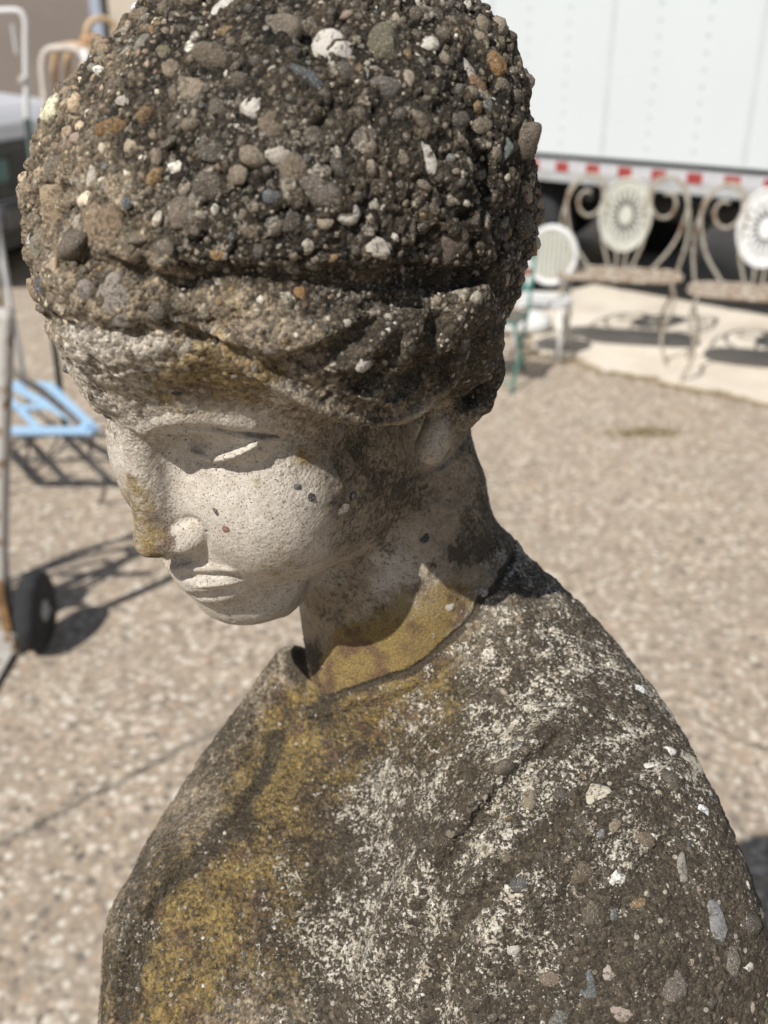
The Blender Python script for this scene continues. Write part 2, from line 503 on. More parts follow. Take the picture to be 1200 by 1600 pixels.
OCHRE = [(560,1170,150,.55),(330,1450,190,.35),(660,1120,80,.4),(640,985,95,1.25),(560,1050,60,1.2),(700,930,50,.7),(530,1120,100,.9),(620,1120,100,.75),(440,1170,70,.6),(390,1270,60,.5),(450,1230,80,.6),(360,1400,110,.75),(260,1480,90,.75),(420,1370,130,.6),(230,1580,110,.7),
         (480,1480,130,.35),(340,590,75,.85),(400,605,60,.65),(265,605,60,.6),(215,740,32,.75),(232,790,40,.7),(225,850,36,.8),(260,830,26,.45),(480,712,26,.8),(412,765,26,.5),(405,800,16,.4),(450,870,34,.5),(430,905,26,.4),
         (160,660,40,.4),(540,1000,30,.3),(300,530,60,.15),(360,480,70,.45),(240,350,80,.3),(870,1190,90,.35),(760,1230,80,.3),(840,1360,70,.4),(500,860,60,.2),(180,590,60,.4),(770,60,40,.5),(130,470,60,.3)]
GRIME_SHADE = [(620,150,330,1.0),(420,200,260,.7),(270,545,110,-.6),(300,60,160,.6),(200,595,170,-.8),(340,610,120,-.8),(100,450,120,-.4),(120,330,100,-.3),(760,250,160,.9),(560,360,240,.85),(700,420,160,.8),(330,330,140,.45),(600,560,140,.4),(760,560,70,.8),(560,700,60,.55),(600,800,90,.55),(520,780,50,.3),(560,900,90,.4),  # dirt and painted shade together: cheek, neck back, throat hollow
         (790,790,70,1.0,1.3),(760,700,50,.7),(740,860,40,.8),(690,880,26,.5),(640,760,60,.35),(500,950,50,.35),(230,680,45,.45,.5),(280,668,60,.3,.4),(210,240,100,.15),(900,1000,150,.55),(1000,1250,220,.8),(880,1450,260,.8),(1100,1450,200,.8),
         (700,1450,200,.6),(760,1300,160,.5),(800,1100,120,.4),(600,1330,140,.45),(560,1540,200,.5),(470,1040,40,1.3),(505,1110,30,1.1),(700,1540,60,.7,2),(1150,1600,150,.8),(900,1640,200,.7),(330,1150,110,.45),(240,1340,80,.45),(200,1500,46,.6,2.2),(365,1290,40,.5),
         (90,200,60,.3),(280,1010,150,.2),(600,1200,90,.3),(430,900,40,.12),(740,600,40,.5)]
SPECK = [(850,1050,220,.9),(800,950,90,.8),(1000,1180,200,.55),(700,1180,120,.6),(620,1200,90,.45),(560,1250,70,.35),(740,1340,140,.5),(560,1440,200,.5),(700,1560,200,.5),(900,1450,220,.3),(1100,1350,150,.35),(400,1500,150,.3),
         (200,1450,60,.4),(830,880,60,.7),(330,1200,90,.1),(480,300,200,.5),(250,280,200,.6),(600,380,200,.5),(330,120,160,.4),(170,560,120,.35),(600,560,90,.3),(450,1330,80,.2)]
CHALK = [(230,600,120,.75),(380,610,90,.6),(110,540,80,.5),(60,420,80,.3),(380,800,190,1.0),(345,930,80,.5),(370,940,80,.4),(680,680,46,.75,1.3),(640,880,90,.55),(650,930,60,.6),(600,960,40,.3),(160,720,50,.5),(130,640,60,.25),(480,900,60,.25),(250,760,60,.3),(700,780,50,.25)]
SMOOTH = [(360,820,170,1.1),(360,940,110,1.0),(670,690,60,1.0),(640,900,150,.9),(560,800,60,.4),(330,700,100,.8),(180,730,50,.6),(620,1000,120,.7),(500,900,100,.8),(300,1250,150,.3)]
def along_path(pts, r, w, step=14):
    p = np.array(pts, float); o = []
    for a, b in zip(p[:-1], p[1:]):
        n = max(1, int(np.hypot(*(b - a)) / step))
        o += [(*(a + (b - a) * i / n), r, w) for i in range(n)]
    return o
GRIME_SHADE += along_path([(1010,1180),(950,1220),(900,1255),(850,1300),(800,1352),(765,1395),(725,1432),(697,1485),(677,1540),(664,1610)], 17, .8)  # fold creases and hair grooves: shade put into the colour
GRIME_SHADE += along_path([(426,1150),(418,1196),(390,1242),(366,1284),(347,1308)], 8, .7) + along_path([(338,1312),(292,1350),(252,1395),(215,1465),(192,1540),(180,1610)], 14, .6)
GRIME_SHADE += along_path([(120,402),(240,430),(300,442),(500,440),(690,440)], 14, .7) + along_path([(110,508),(220,522),(335,533),(415,575),(510,626)], 10, .7)
PQ = picxy(SV)
hair_v = poly_in(PQ, HAIR_POLY)
body_v = poly_in(PQ, CLOAK_POLY)
n1 = fbm(SV / 26.0, 3, 3); n2 = fbm(SV / 9.0, 2, 9)
def jit(k): return PQ + np.stack([fbm(SV / 60, 3, 31 + k), fbm(SV / 60, 3, 47 + k)], 1) * 34
m_ochre = np.clip(spots(jit(0), OCHRE) + 0.16 * body_v, 0, 1.3)
m_grime_shade = np.clip(spots(jit(5), GRIME_SHADE) + 0.40 * body_v, 0, 1.2)
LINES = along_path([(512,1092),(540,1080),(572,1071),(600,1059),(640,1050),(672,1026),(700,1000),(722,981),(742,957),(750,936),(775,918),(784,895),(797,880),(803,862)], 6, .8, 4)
LINES += along_path([(426,1150),(418,1196),(390,1242),(366,1284),(347,1308)], 7, .6, 6) + along_path([(1010,1180),(950,1220),(900,1255),(850,1300),(800,1352),(765,1395),(725,1432),(697,1485),(677,1540),(664,1610)], 12, .7, 10)  # neck crack is a dark joint; fold creases get painted shade
m_grime_shade = np.clip(m_grime_shade + spots(PQ, LINES), 0, 1.6)
m_speck = np.clip(spots(jit(9), SPECK) + 0.34 * body_v, 0, 1.1)
m_speck = m_speck * (1 - 0.8 * np.clip(spots(PQ, LINES), 0, 1))
m_chalk = np.clip(spots(jit(3), CHALK), 0, 1)
m_smooth = np.clip(spots(PQ, SMOOTH), 0, 1) * (~hair_v)
rough = np.where(hair_v, 1.0, np.where(body_v, 0.34, 0.28 + 0.20 * sstep(-PQ[:, 1], -700, -600))) * (1 - 0.86 * m_smooth)
rough = np.where((PQ[:, 0] > 730) & (PQ[:, 1] > 490) & (PQ[:, 1] < 660), 0.45, rough)
rough = rough * (1 - 0.42 * sstep(PQ[:, 1], 455, 520) * sstep(PQ[:, 0], 300, 420) * hair_v)
rough = rough * (1 - 0.25 * sstep(PQ[:, 1], 400, 440) * hair_v)
# relief of worn concrete: lumps, aggregate bumps, pits
w1, r1 = worley(SV / 30.0, 5)
w2, r2 = worley(SV / 13.0, 8)
P1 = SV + 9 * np.stack([vnoise(SV / 21.0, 61), vnoise(SV / 21.0, 62), vnoise(SV / 21.0, 63)], 1)
w1, r1 = worley(P1 / 34.0, 5); w2, r2 = worley(P1 / 15.0, 8)
disp = rough * (7.0 * fbm(SV / 70.0, 2, 1) + 7.0 * (0.5 - w1) + 7.5 * (r1 - 0.5) + 4.5 * (0.5 - w2) + 5.0 * (r2 - 0.5) + 2.6 * n1 + 2.2 * n2)
disp += (1 - rough) * (0.9 * n1 * 0.8 + 0.25 * n2)
_h = ((SV - HO) @ HR) / HS
_phi = np.arctan2(_h[:, 0] + 10, _h[:, 2] + 20)
wave = np.sin(_phi * 13 + 0.035 * _h[:, 1] + 3.2 * fbm(SV / 190.0, 2, 88))
disp += hair_v * 7.5 * wave * (1 - sstep(PQ[:, 1], 395, 425))
w3, r3 = worley(SV / 16.0, 21)
pit = (r3 > 0.93) & (w3 < 0.16) & ~hair_v & (~body_v)
disp -= np.where(pit, 2.6, 0)
disp += body_v * (2.2 * n1 + 1.6 * n2 + 3.0 * fbm(SV / 45.0, 2, 71))
SVD = SV + SN * disp[:, None]
print('displaced', round(time.time() - T0, 1))
SND = vert_normals(SVD, SF)

# ------------------------------------------------------------------ materials
class NT:
    def __init__(s, name, rough=0.8, spec=0.3):
        s.m = bpy.data.materials.new(name); s.m.use_nodes = True
        s.t = s.m.node_tree; s.b = s.t.nodes['Principled BSDF']
        s.b.inputs['Roughness'].default_value = rough
        s.b.inputs['Specular IOR Level'].default_value = spec
        s._tc = None
    def n(s, typ, **kw):
        nd = s.t.nodes.new(typ)
        for k, v in kw.items(): setattr(nd, k, v)
        return nd
    def ln(s, a, b): s.t.links.new(a, b)
    def co(s, kind='Object', scale=None):
        if s._tc is None: s._tc = s.n('ShaderNodeTexCoord')
        o = s._tc.outputs[kind]
        if scale is not None:
            mp = s.n('ShaderNodeMapping'); mp.inputs['Scale'].default_value = scale; s.ln(o, mp.inputs[0]); o = mp.outputs[0]
        return o
    def noise(s, scale, detail=3.0, rough=0.55, vec=None, dist=0.0):
        nd = s.n('ShaderNodeTexNoise'); nd.inputs['Scale'].default_value = scale; nd.inputs['Detail'].default_value = detail
        nd.inputs['Roughness'].default_value = rough; nd.inputs['Distortion'].default_value = dist
        s.ln(vec or s.co(), nd.inputs['Vector']); return nd.outputs[0]
    def voro(s, scale, vec=None, out='Distance', feature='F1', rnd=1.0):
        nd = s.n('ShaderNodeTexVoronoi', feature=feature); nd.inputs['Scale'].default_value = scale; nd.inputs['Randomness'].default_value = rnd
        s.ln(vec or s.co(), nd.inputs['Vector']); return nd.outputs[out]
    def val(s, sock, v):
        if hasattr(v, 'default_value') or hasattr(v, 'is_output'): s.ln(v, sock)
        else: sock.default_value = v
    def math(s, op, a, b=0.0, clamp=False):
        nd = s.n('ShaderNodeMath', operation=op, use_clamp=clamp); s.val(nd.inputs[0], a); s.val(nd.inputs[1], b); return nd.outputs[0]
    def ss(s, x, a, b):
        nd = s.n('ShaderNodeMapRange', interpolation_type='SMOOTHSTEP'); s.val(nd.inputs[0], x); nd.inputs[1].default_value = a; nd.inputs[2].default_value = b; return nd.outputs[0]
    def mix(s, f, a, b, mode='MIX'):
        nd = s.n('ShaderNodeMix', data_type='RGBA', blend_type=mode); s.val(nd.inputs[0], f)
        for k, v in ((6, a), (7, b)):
            if isinstance(v, tuple): nd.inputs[k].default_value = (*v, 1)
            else: s.ln(v, nd.inputs[k])
        return nd.outputs[2]
    def attr(s, name, out='Fac'): return s.n('ShaderNodeAttribute', attribute_name=name).outputs[out]
    def bump(s, h, dist, strength=1.0, prev=None):
        nd = s.n('ShaderNodeBump'); nd.inputs['Strength'].default_value = strength; nd.inputs['Distance'].default_value = dist
        s.ln(h, nd.inputs['Height'])
        if prev: s.ln(prev, nd.inputs['Normal'])
        return nd.outputs[0]
    def done(s, col=None, normal=None, rough=None):
        if col is not None:
            if isinstance(col, tuple): s.b.inputs['Base Color'].default_value = (*col, 1)
            else: s.ln(col, s.b.inputs['Base Color'])
        if normal is not None: s.ln(normal, s.b.inputs['Normal'])
        if rough is not None: s.val(s.b.inputs['Roughness'], rough)
        return s.m

def simple(name, col, rough=0.7, var=0.12, scale=40.0, metal=0.0, bump=0.0, spec=0.4):
    t = NT(name, rough, spec); t.b.inputs['Metallic'].default_value = metal
    f = t.noise(scale, 5)
    lo = tuple(c * (1 - var) for c in col); hi = tuple(min(1, c * (1 + var)) for c in col)
    c = t.mix(t.ss(f, 0.3, 0.7), lo, hi)
    nrm = t.bump(t.noise(scale * 2.5, 4), bump) if bump else None
    return t.done(c, nrm, t.math('ADD', rough - 0.08, t.math('MULTIPLY', t.noise(scale * 0.7, 3), 0.16)))

def statue_stone():
    t = NT('weathered_cast_stone', 0.88, 0.35)
    oc, gr, sp, ch, ro = (t.attr(a) for a in ('ochre', 'grime_shade', 'speck', 'chalk', 'rough'))
    sp = t.math('MULTIPLY', sp, t.math('ADD', 0.42, t.math('MULTIPLY', t.ss(t.noise(34, 5, 0.65), 0.30, 0.62), 0.75)))
    nA = t.noise(120, 6, 0.6); nB = t.noise(430, 6, 0.65); nC = t.noise(1300, 4, 0.6); nD = t.noise(230, 5, 0.62, dist=0.4)
    vc = t.n('ShaderNodeTexVoronoi'); vc.inputs['Scale'].default_value = 620; t.ln(t.co(), vc.inputs['Vector'])
    cell = t.n('ShaderNodeSeparateColor'); t.ln(vc.outputs['Color'], cell.inputs[0]); cell = cell.outputs[0]
    c = t.mix(t.ss(nA, 0.35, 0.65), (0.36, 0.29, 0.205), (0.25, 0.205, 0.15))
    c = t.mix(t.ss(t.math('ADD', ch, t.math('MULTIPLY', t.math('SUBTRACT', nB, 0.5), 1.1)), 0.25, 0.75), c, t.mix(t.ss(nD, 0.35, 0.7), (0.46, 0.41, 0.345), (0.57, 0.52, 0.455)))
    # grains of the aggregate, stronger where the cement skin is gone
    g = t.math('ADD', 0.35, t.math('MULTIPLY', cell, 1.25))
    comb = t.n('ShaderNodeCombineColor'); [t.ln(g, comb.inputs[k]) for k in range(3)]
    # pores and fine dark dirt in the pale skin
    c = t.mix(t.math('MULTIPLY', t.ss(nC, 0.57, 0.68), 0.6), c, (0.16, 0.125, 0.085))
    # yellow lichen
    fo = t.ss(t.math('ADD', oc, t.math('MULTIPLY', t.math('SUBTRACT', nD, 0.5), 1.7)), 0.30, 0.95)
    ocol = t.mix(t.ss(nC, 0.35, 0.65), (0.10, 0.066, 0.022), (0.42, 0.28, 0.058))
    ocol = t.mix(t.ss(t.noise(60, 4), 0.48, 0.66), ocol, (0.12, 0.058, 0.024))
    c = t.mix(t.math('MULTIPLY', fo, 0.78), c, ocol)
    # black-brown grime, plus shade painted in at creases, cheek and neck
    fg = t.ss(t.math('ADD', t.math('ADD', gr, t.math('MULTIPLY', t.math('SUBTRACT', t.noise(75, 4, 0.6), 0.5), 1.3)), t.math('MULTIPLY', t.math('SUBTRACT', nB, 0.5), 2.2)), 0.25, 0.95)
    gcol = t.mix(t.ss(nC, 0.4, 0.65), (0.020, 0.016, 0.011), (0.105, 0.082, 0.055))
    c = t.mix(t.math('MULTIPLY', fg, 0.92), c, gcol)
    # the broken stones of the aggregate, one tone each, following the relief
    ca, cb = t.attr('cella'), t.attr('cellb')
    fc_ = t.math('MULTIPLY', t.math('ADD', 0.45, t.math('MULTIPLY', ca, 1.0)), t.math('ADD', 0.5, t.math('MULTIPLY', cb, 1.0)))
    cc2 = t.n('ShaderNodeCombineColor'); t.ln(fc_, cc2.inputs[0]); t.ln(t.math('MULTIPLY', fc_, 0.98), cc2.inputs[1]); t.ln(t.math('MULTIPLY', fc_, 0.94), cc2.inputs[2])
    c = t.mix(t.ss(ro, 0.3, 0.8), c, t.mix(1.0, c, cc2.outputs[0], 'MULTIPLY'))
    big_pale = t.math('MULTIPLY', t.ss(t.math('ADD', cb, t.math('MULTIPLY', t.math('SUBTRACT', nB, 0.5), 0.25)), 0.90, 0.94), t.ss(ro, 0.3, 0.8))
    c = t.mix(t.math('MULTIPLY', big_pale, 0.8), c, (0.50, 0.44, 0.35))
    # grains of sand and small stones flush with the surface
    c = t.mix(t.ss(ro, 0.05, 0.45), c, t.mix(0.85, c, comb.outputs[0], 'MULTIPLY'))
    v3 = t.n('ShaderNodeTexVoronoi'); v3.inputs['Scale'].default_value = 300; t.ln(t.co(), v3.inputs['Vector'])
    s3 = t.n('ShaderNodeSeparateColor'); t.ln(v3.outputs['Color'], s3.inputs[0])
    f3 = t.math('MULTIPLY', t.ss(v3.outputs['Distance'], 0.36, 0.28), t.ss(s3.outputs[0], 0.66, 0.70))
    c3 = t.mix(s3.outputs[1], (0.05, 0.045, 0.04), (0.28, 0.225, 0.16))
    c3 = t.mix(t.ss(s3.outputs[2], 0.86, 0.9), c3, (0.55, 0.50, 0.42))
    c = t.mix(t.math('MULTIPLY', f3, t.math('MULTIPLY', t.ss(ro, 0.12, 0.4), 0.8)), c, c3)
    cl = t.noise(170, 3, 0.6)
    s1 = t.math('ADD', t.math('MULTIPLY', t.noise(640, 5, 0.78), 1.0), t.math('MULTIPLY', t.math('SUBTRACT', cl, 0.5), 0.42))
    s1 = t.math('ADD', s1, t.math('MULTIPLY', t.math('SUBTRACT', sp, 0.8), 0.17))
    fs = t.ss(s1, 0.555, 0.60)
    s2 = t.math('ADD', t.noise(230, 5, 0.8, dist=0.5), t.math('MULTIPLY', t.math('SUBTRACT', sp, 0.8), 0.18))
    fs = t.math('MAXIMUM', fs, t.ss(s2, 0.62, 0.66))
    c = t.mix(t.math('MULTIPLY', fs, t.ss(sp, 0.02, 0.25)), c, t.mix(cell, (0.42, 0.36, 0.26), (0.74, 0.69, 0.60)))
    # relief
    r1 = t.math('ADD', 0.03, t.math('MULTIPLY', ro, 1.3))
    h1 = t.math('MULTIPLY', t.math('SUBTRACT', 1.0, vc.outputs['Distance']), t.math('MULTIPLY', r1, 0.9))
    h2 = t.math('MULTIPLY', t.noise(800, 7, 0.7), t.math('ADD', r1, 0.12))
    h = t.math('ADD', t.math('ADD', h1, h2), t.math('MULTIPLY', fs, 0.45))
    h = t.math('ADD', h, t.math('MULTIPLY', fo, t.math('MULTIPLY', t.noise(1000, 4, 0.7), 0.5)))
    h = t.math('SUBTRACT', h, t.math('MULTIPLY', t.ss(nC, 0.60, 0.70), 0.45))
    return t.done(c, t.bump(h, 0.0024, 1.0), t.math('SUBTRACT', 0.93, t.math('MULTIPLY', fg, 0.12)))

def pebble_stone(name, from_object):
    t = NT(name, 0.62, 0.45)
    if from_object: c = t.n('ShaderNodeObjectInfo').outputs['Color']
    else: c = t.attr('tint', 'Color')
    geo = t.n('ShaderNodeNewGeometry').outputs['Position']
    n = t.noise(700, 5, 0.65, vec=geo); n2 = t.noise(2300, 3, vec=geo); n3 = t.noise(190, 4, 0.6, vec=geo)
    f = t.math('ADD', 0.62, t.math('MULTIPLY', n, 0.76))
    comb = t.n('ShaderNodeCombineColor'); [t.ln(f, comb.inputs[k]) for k in range(3)]
    c = t.mix(1.0, c, comb.outputs[0], 'MULTIPLY')
    c = t.mix(t.math('MULTIPLY', t.ss(n, 0.46, 0.58), t.math('MULTIPLY', t.ss(n3, 0.34, 0.58), 0.85)), c, (0.055, 0.044, 0.030))
    c = t.mix(t.math('MULTIPLY', t.ss(n2, 0.58, 0.65), 0.7), c, (0.56, 0.50, 0.40))
    return t.done(c, t.bump(t.math('ADD', n, t.math('MULTIPLY', n2, 0.35)), 0.0012, 1.0), t.math('ADD', 0.5, t.math('MULTIPLY', n, 0.4)))

# ------------------------------------------------------------------ statue objects
STONE = statue_stone()
PEB_O = pebble_stone('pebble_stone', True)
PEB_A = pebble_stone('gravel_stone', False)
WV = to_world(SVD)
statue = empty('garden_statue', tuple(to_world(np.array([60.0, -600.0, -260.0]))[:2]) + (0.0,))
tag(statue, 'large weathered stone statue of a woman looking down, crusted with pebbles and yellow lichen', 'statue')
SBASE = np.array(statue.location)
WL = WV - SBASE
WN = SND @ MW.T
fh = hair_v[SF].sum(1) >= 3
fb = (body_v[SF].sum(1) >= 3) & ~fh
ff = ~fh & ~fb
def patch(name, mask, label):
    F = SF[mask]; used, inv = np.unique(F, return_inverse=True)
    F = inv.reshape(F.shape)
    me = np_mesh(name, WL[used], F, STONE)
    for nm, arr in (('ochre', m_ochre), ('grime_shade', m_grime_shade), ('speck', m_speck), ('chalk', m_chalk), ('rough', rough), ('cella', r1), ('cellb', r2)):
        a = me.attributes.new(nm, 'FLOAT', 'POINT'); a.data.foreach_set('value', arr[used].astype(np.float32))
    me.normals_split_custom_set_from_vertices(WN[used].astype(np.float32))
    o = link(bpy.data.objects.new(name, me), statue)
    if label: o['label'] = label
    return o
hair_o = patch('hair', fh, 'dark wavy hair of pebble studded stone')
face_o = patch('face', ff, 'pale smooth face and neck of cast stone')
cloak_o = patch('cloak', fb, 'draped cloak with yellow and white lichen')
print('patches', round(time.time() - T0, 1))

# ------------------------------------------------------------------ pebbles of the worn concrete
def ico(sub):
    bm = bmesh.new(); bmesh.ops.create_icosphere(bm, subdivisions=sub, radius=1.0)
    V = np.array([v.co for v in bm.verts]); F = np.array([[v.index for v in f.verts] for f in bm.faces]); bm.free()
    return V, F
def pebble_shape(sub, seed, ang=0.5):
    V, F = ico(sub)
    d = 1 + 0.30 * fbm(V * 0.9 + seed * 7.7, 2, seed) + 0.20 * fbm(V * 2.2 + seed * 3.1, 3, seed + 50)
    V = V * d[:, None]
    r = np.random.default_rng(seed)
    for _ in range(5 if ang > 0 else 0):                # a few flattened facets
        a = r.normal(size=3); a /= np.linalg.norm(a); lim = 0.62 + 0.25 * r.random()
        e = V @ a - lim
        V = V - np.where(e > 0, e, 0)[:, None] * a * 0.85 * ang
    return V, F
SH2 = [pebble_shape(3 if i < 4 else 2, 100 + i, 0.9) for i in range(14)]
SH1 = [pebble_shape(1, 200 + i, 1.0) for i in range(12)]
PAL = [((0.105,0.086,0.064),12),((0.070,0.060,0.048),10),((0.15,0.12,0.086),9),((0.205,0.165,0.118),6),((0.30,0.25,0.185),3.5),((0.20,0.125,0.055),1.6),((0.60,0.56,0.48),2.4),((0.44,0.40,0.32),3.2),
       ((0.085,0.092,0.095),1.3),((0.13,0.13,0.118),1.4),((0.25,0.18,0.14),0.8),((0.125,0.112,0.07),2)]
PC = np.array([p[0] for p in PAL]); PWt = np.array([p[1] for p in PAL], float); PWt /= PWt.sum()

fn_ = face_normals(SVD, SF); fa = np.linalg.norm(fn_, axis=1) * 0.5
fc = SVD[SF].mean(1)
viewv = np.array([0, 0, FPX]) - fc; viewv /= np.linalg.norm(viewv, axis=1)[:, None]
facing = (fn_ * viewv).sum(1) / (2 * fa + 1e-9)
fq = picxy(fc)
f_rough = rough[SF[:, 0]]; f_hair = hair_v[SF[:, 0]]; f_body = body_v[SF[:, 0]]
inframe = (fq[:, 0] > -60) & (fq[:, 0] < 1260) & (fq[:, 1] > -80) & (fq[:, 1] < 1660)
taken = {}
CELLSZ = 44.0
placed = []     # (centre, normal, r)
def free(c, r, tight):
    k = (c // CELLSZ).astype(int)
    for dx in (-1, 0, 1):
        for dy in (-1, 0, 1):
            for dz in (-1, 0, 1):
                for (q, rq) in taken.get((k[0] + dx, k[1] + dy, k[2] + dz), ()):
                    if (c[0]-q[0])**2 + (c[1]-q[1])**2 + (c[2]-q[2])**2 < (tight * (r + rq)) ** 2: return False
    return True
def take(c, r):
    k = tuple((c // CELLSZ).astype(int)); taken.setdefault(k, []).append((tuple(c), r))
def frame_of(nrm, ang):
    t = np.cross(nrm, [0.3, 0.5, 0.8]); t /= np.linalg.norm(t); b = np.cross(nrm, t)
    x = t * math.cos(ang) + b * math.sin(ang); y = np.cross(nrm, x)
    return np.stack([x, y, nrm], 1)
big = []        # dicts for single pebbles
# stones one can point to in the photograph: x, y, half width, half height, slant (deg), colour
WHT=(0.62,0.58,0.52); PAL2=(0.50,0.45,0.38); TAN=(0.30,0.215,0.135); GRY=(0.27,0.235,0.20); BLU=(0.09,0.105,0.115); BLK=(0.045,0.047,0.052); RST=(0.24,0.13,0.045); BRN=(0.14,0.105,0.07)
NAMED = [(512,68,26,25,0,WHT),(540,86,26,24,20,WHT),(163,362,33,44,0,TAN),(82,330,22,44,5,(0.36,0.27,0.17)),(180,466,31,44,0,GRY),(443,241,25,16,-5,PAL2),(394,168,20,16,0,WHT),(487,124,36,10,25,BLU),
         (125,577,13,22,-12,PAL2),(571,570,15,16,0,WHT),(467,461,12,13,0,RST),(522,678,24,18,-20,(0.24,0.20,0.16)),(538,722,26,17,60,(0.22,0.175,0.13)),(484,774,7,8,0,BLK),(460,760,8,6,0,(0.10,0.10,0.10)),(549,776,9,8,0,BLK),
         (276,612,8,7,0,BLK),(61,450,11,17,0,BLU),(144,278,10,22,10,PAL2),(664,838,10,9,0,BLK),(355,826,9,7,0,(0.30,0.15,0.11)),(338,797,5,8,-30,(0.09,0.085,0.08)),(455,272,26,32,40,BRN),(428,304,15,12,0,BLU),(426,200,24,30,30,BRN),
         (110,160,60,10,-35,BRN),(500,300,36,24,20,(0.11,0.09,0.075)),(665,235,14,32,-20,WHT),(700,375,18,36,10,(0.12,0.09,0.075)),(400,360,22,18,0,BRN),(545,335,20,16,0,WHT),(585,318,14,13,0,PAL2),(590,385,24,14,20,PAL2),
         (330,90,34,22,30,(0.15,0.12,0.085)),(430,40,40,22,10,(0.15,0.12,0.09)),(350,8,24,12,-20,WHT),(240,20,14,8,-20,PAL2),(195,158,17,10,-10,PAL2),(175,200,26,14,-10,RST),(290,330,24,28,0,(0.16,0.125,0.095)),(245,372,30,22,20,(0.19,0.15,0.12)),
         (120,215,14,9,0,(0.36,0.27,0.22)),(198,318,10,10,0,BLU),(330,290,26,28,0,(0.10,0.08,0.06)),(60,385,14,26,0,(0.2,0.17,0.12)),(770,95,22,16,40,RST),(745,130,20,14,40,(0.20,0.11,0.05)),(765,165,16,20,0,(0.32,0.28,0.2)),(790,230,12,18,0,(0.12,0.15,0.14)),
         (728,108,12,22,-30,(0.42,0.38,0.34)),(600,140,26,18,10,(0.10,0.09,0.08)),(560,215,28,20,0,(0.11,0.09,0.075)),(470,612,14,10,0,(0.3,0.26,0.2)),(420,545,16,10,10,(0.2,0.17,0.13)),(300,640,10,8,0,(0.2,0.18,0.16)),(340,395,12,10,0,RST),
         (962,1372,13,13,0,(0.72,0.70,0.66)),(1000,1078,11,8,30,(0.68,0.68,0.68)),(1098,1266,12,9,35,(0.68,0.68,0.68)),(1012,1196,18,8,10,(0.6,0.58,0.54)),(1045,1172,10,6,20,(0.66,0.64,0.6)),(922,1548,15,28,0,(0.11,0.125,0.13)),(905,1365,24,22,0,BRN),
         (1065,1370,9,34,5,(0.26,0.235,0.205)),(1115,1430,16,34,-10,(0.20,0.20,0.20)),(970,1585,20,14,0,(0.33,0.26,0.22)),(800,1482,16,14,0,(0.5,0.46,0.4)),(950,1520,14,12,0,(0.36,0.31,0.27)),(812,1162,10,6,0,(0.10,0.11,0.12)),(1000,1310,20,16,0,BRN),(938,1300,8,8,0,(0.2,0.22,0.22)),
         (1050,1540,26,22,0,(0.12,0.10,0.085)),(860,1530,18,14,0,(0.16,0.12,0.09)),(1140,1500,18,24,0,(0.13,0.11,0.09)),(755,925,8,8,0,PAL2),(700,950,9,7,0,PAL2),(500,700,10,8,0,(0.26,0.21,0.16)),(528,800,24,12,-10,(0.24,0.2,0.16)),(510,640,12,14,0,(0.2,0.16,0.12)),
         (212,606,8,7,0,(0.35,0.3,0.26)),(70,590,8,7,0,(0.1,0.1,0.1)),(235,575,15,12,0,(0.2,0.18,0.16)),(480,555,18,11,-10,(0.17,0.14,0.11)),(130,455,14,18,0,(0.25,0.21,0.19))]
def sdf_fast(P): return sdf(P)
NX = trace(np.array([(a[0], a[1]) for a in NAMED], float), sdf0 if False else sdf)
tree_pts = fc[facing > 0.05]; tree_n = fn_[facing > 0.05] / (2 * fa[facing > 0.05][:, None] + 1e-9); tq = fq[facing > 0.05]
for a, X in zip(NAMED, NX):
    j = ((tq[:, 0] - a[0]) ** 2 + (tq[:, 1] - a[1]) ** 2).argmin()
    c, nn = tree_pts[j], tree_n[j]
    k = (FPX - c[2]) / FPX
    vz = np.array([0, 0, FPX]) - c; vz /= np.linalg.norm(vz)
    nn = nn * 0.55 + vz * 0.45; nn /= np.linalg.norm(nn)
    x = np.array([math.cos(math.radians(a[4])), -math.sin(math.radians(a[4])), 0.0]); x -= nn * (x @ nn); x /= np.linalg.norm(x)
    A = np.stack([x, np.cross(nn, x), nn], 1)
    rr = (a[2] * k * 1.12, a[3] * k * 1.12, min(a[2], a[3]) * k * 0.62)
    onface = not (hair_v[((PQ - (a[0], a[1])) ** 2).sum(1).argmin()] or a[1] > 1100)
    c = c - nn * rr[2] * (0.66 if onface else 0.6)
    if onface: rr = (rr[0] / 0.95, rr[1] / 0.95, rr[2])
    big.append((c, A, rr, a[5], a[1]))
    take(tree_pts[j], max(a[2], a[3]) * k * 0.9)
LEVELS = [(20, 32, 26, 400, 0.8, 0.0), (13, 20, 190, 1800, 0.8, 0.0), (8.5, 13, 1100, 8000, 0.8, -0.2), (5.2, 8.5, 3800, 14000, 0.78, -0.3), (3.4, 5.2, 7200, 20000, 0.75, 0.0)]
small = []
_g = [(X, rr) for X, rr, sg, k in FEAT if sg < 0 and (picxy(X)[:, 1] < 665).all() and poly_in(picxy(X) - (0, 6), HAIR_POLY).mean() > 0.5]
GRV = np.concatenate([x for x, _ in _g]); GRR = np.concatenate([r for _, r in _g])
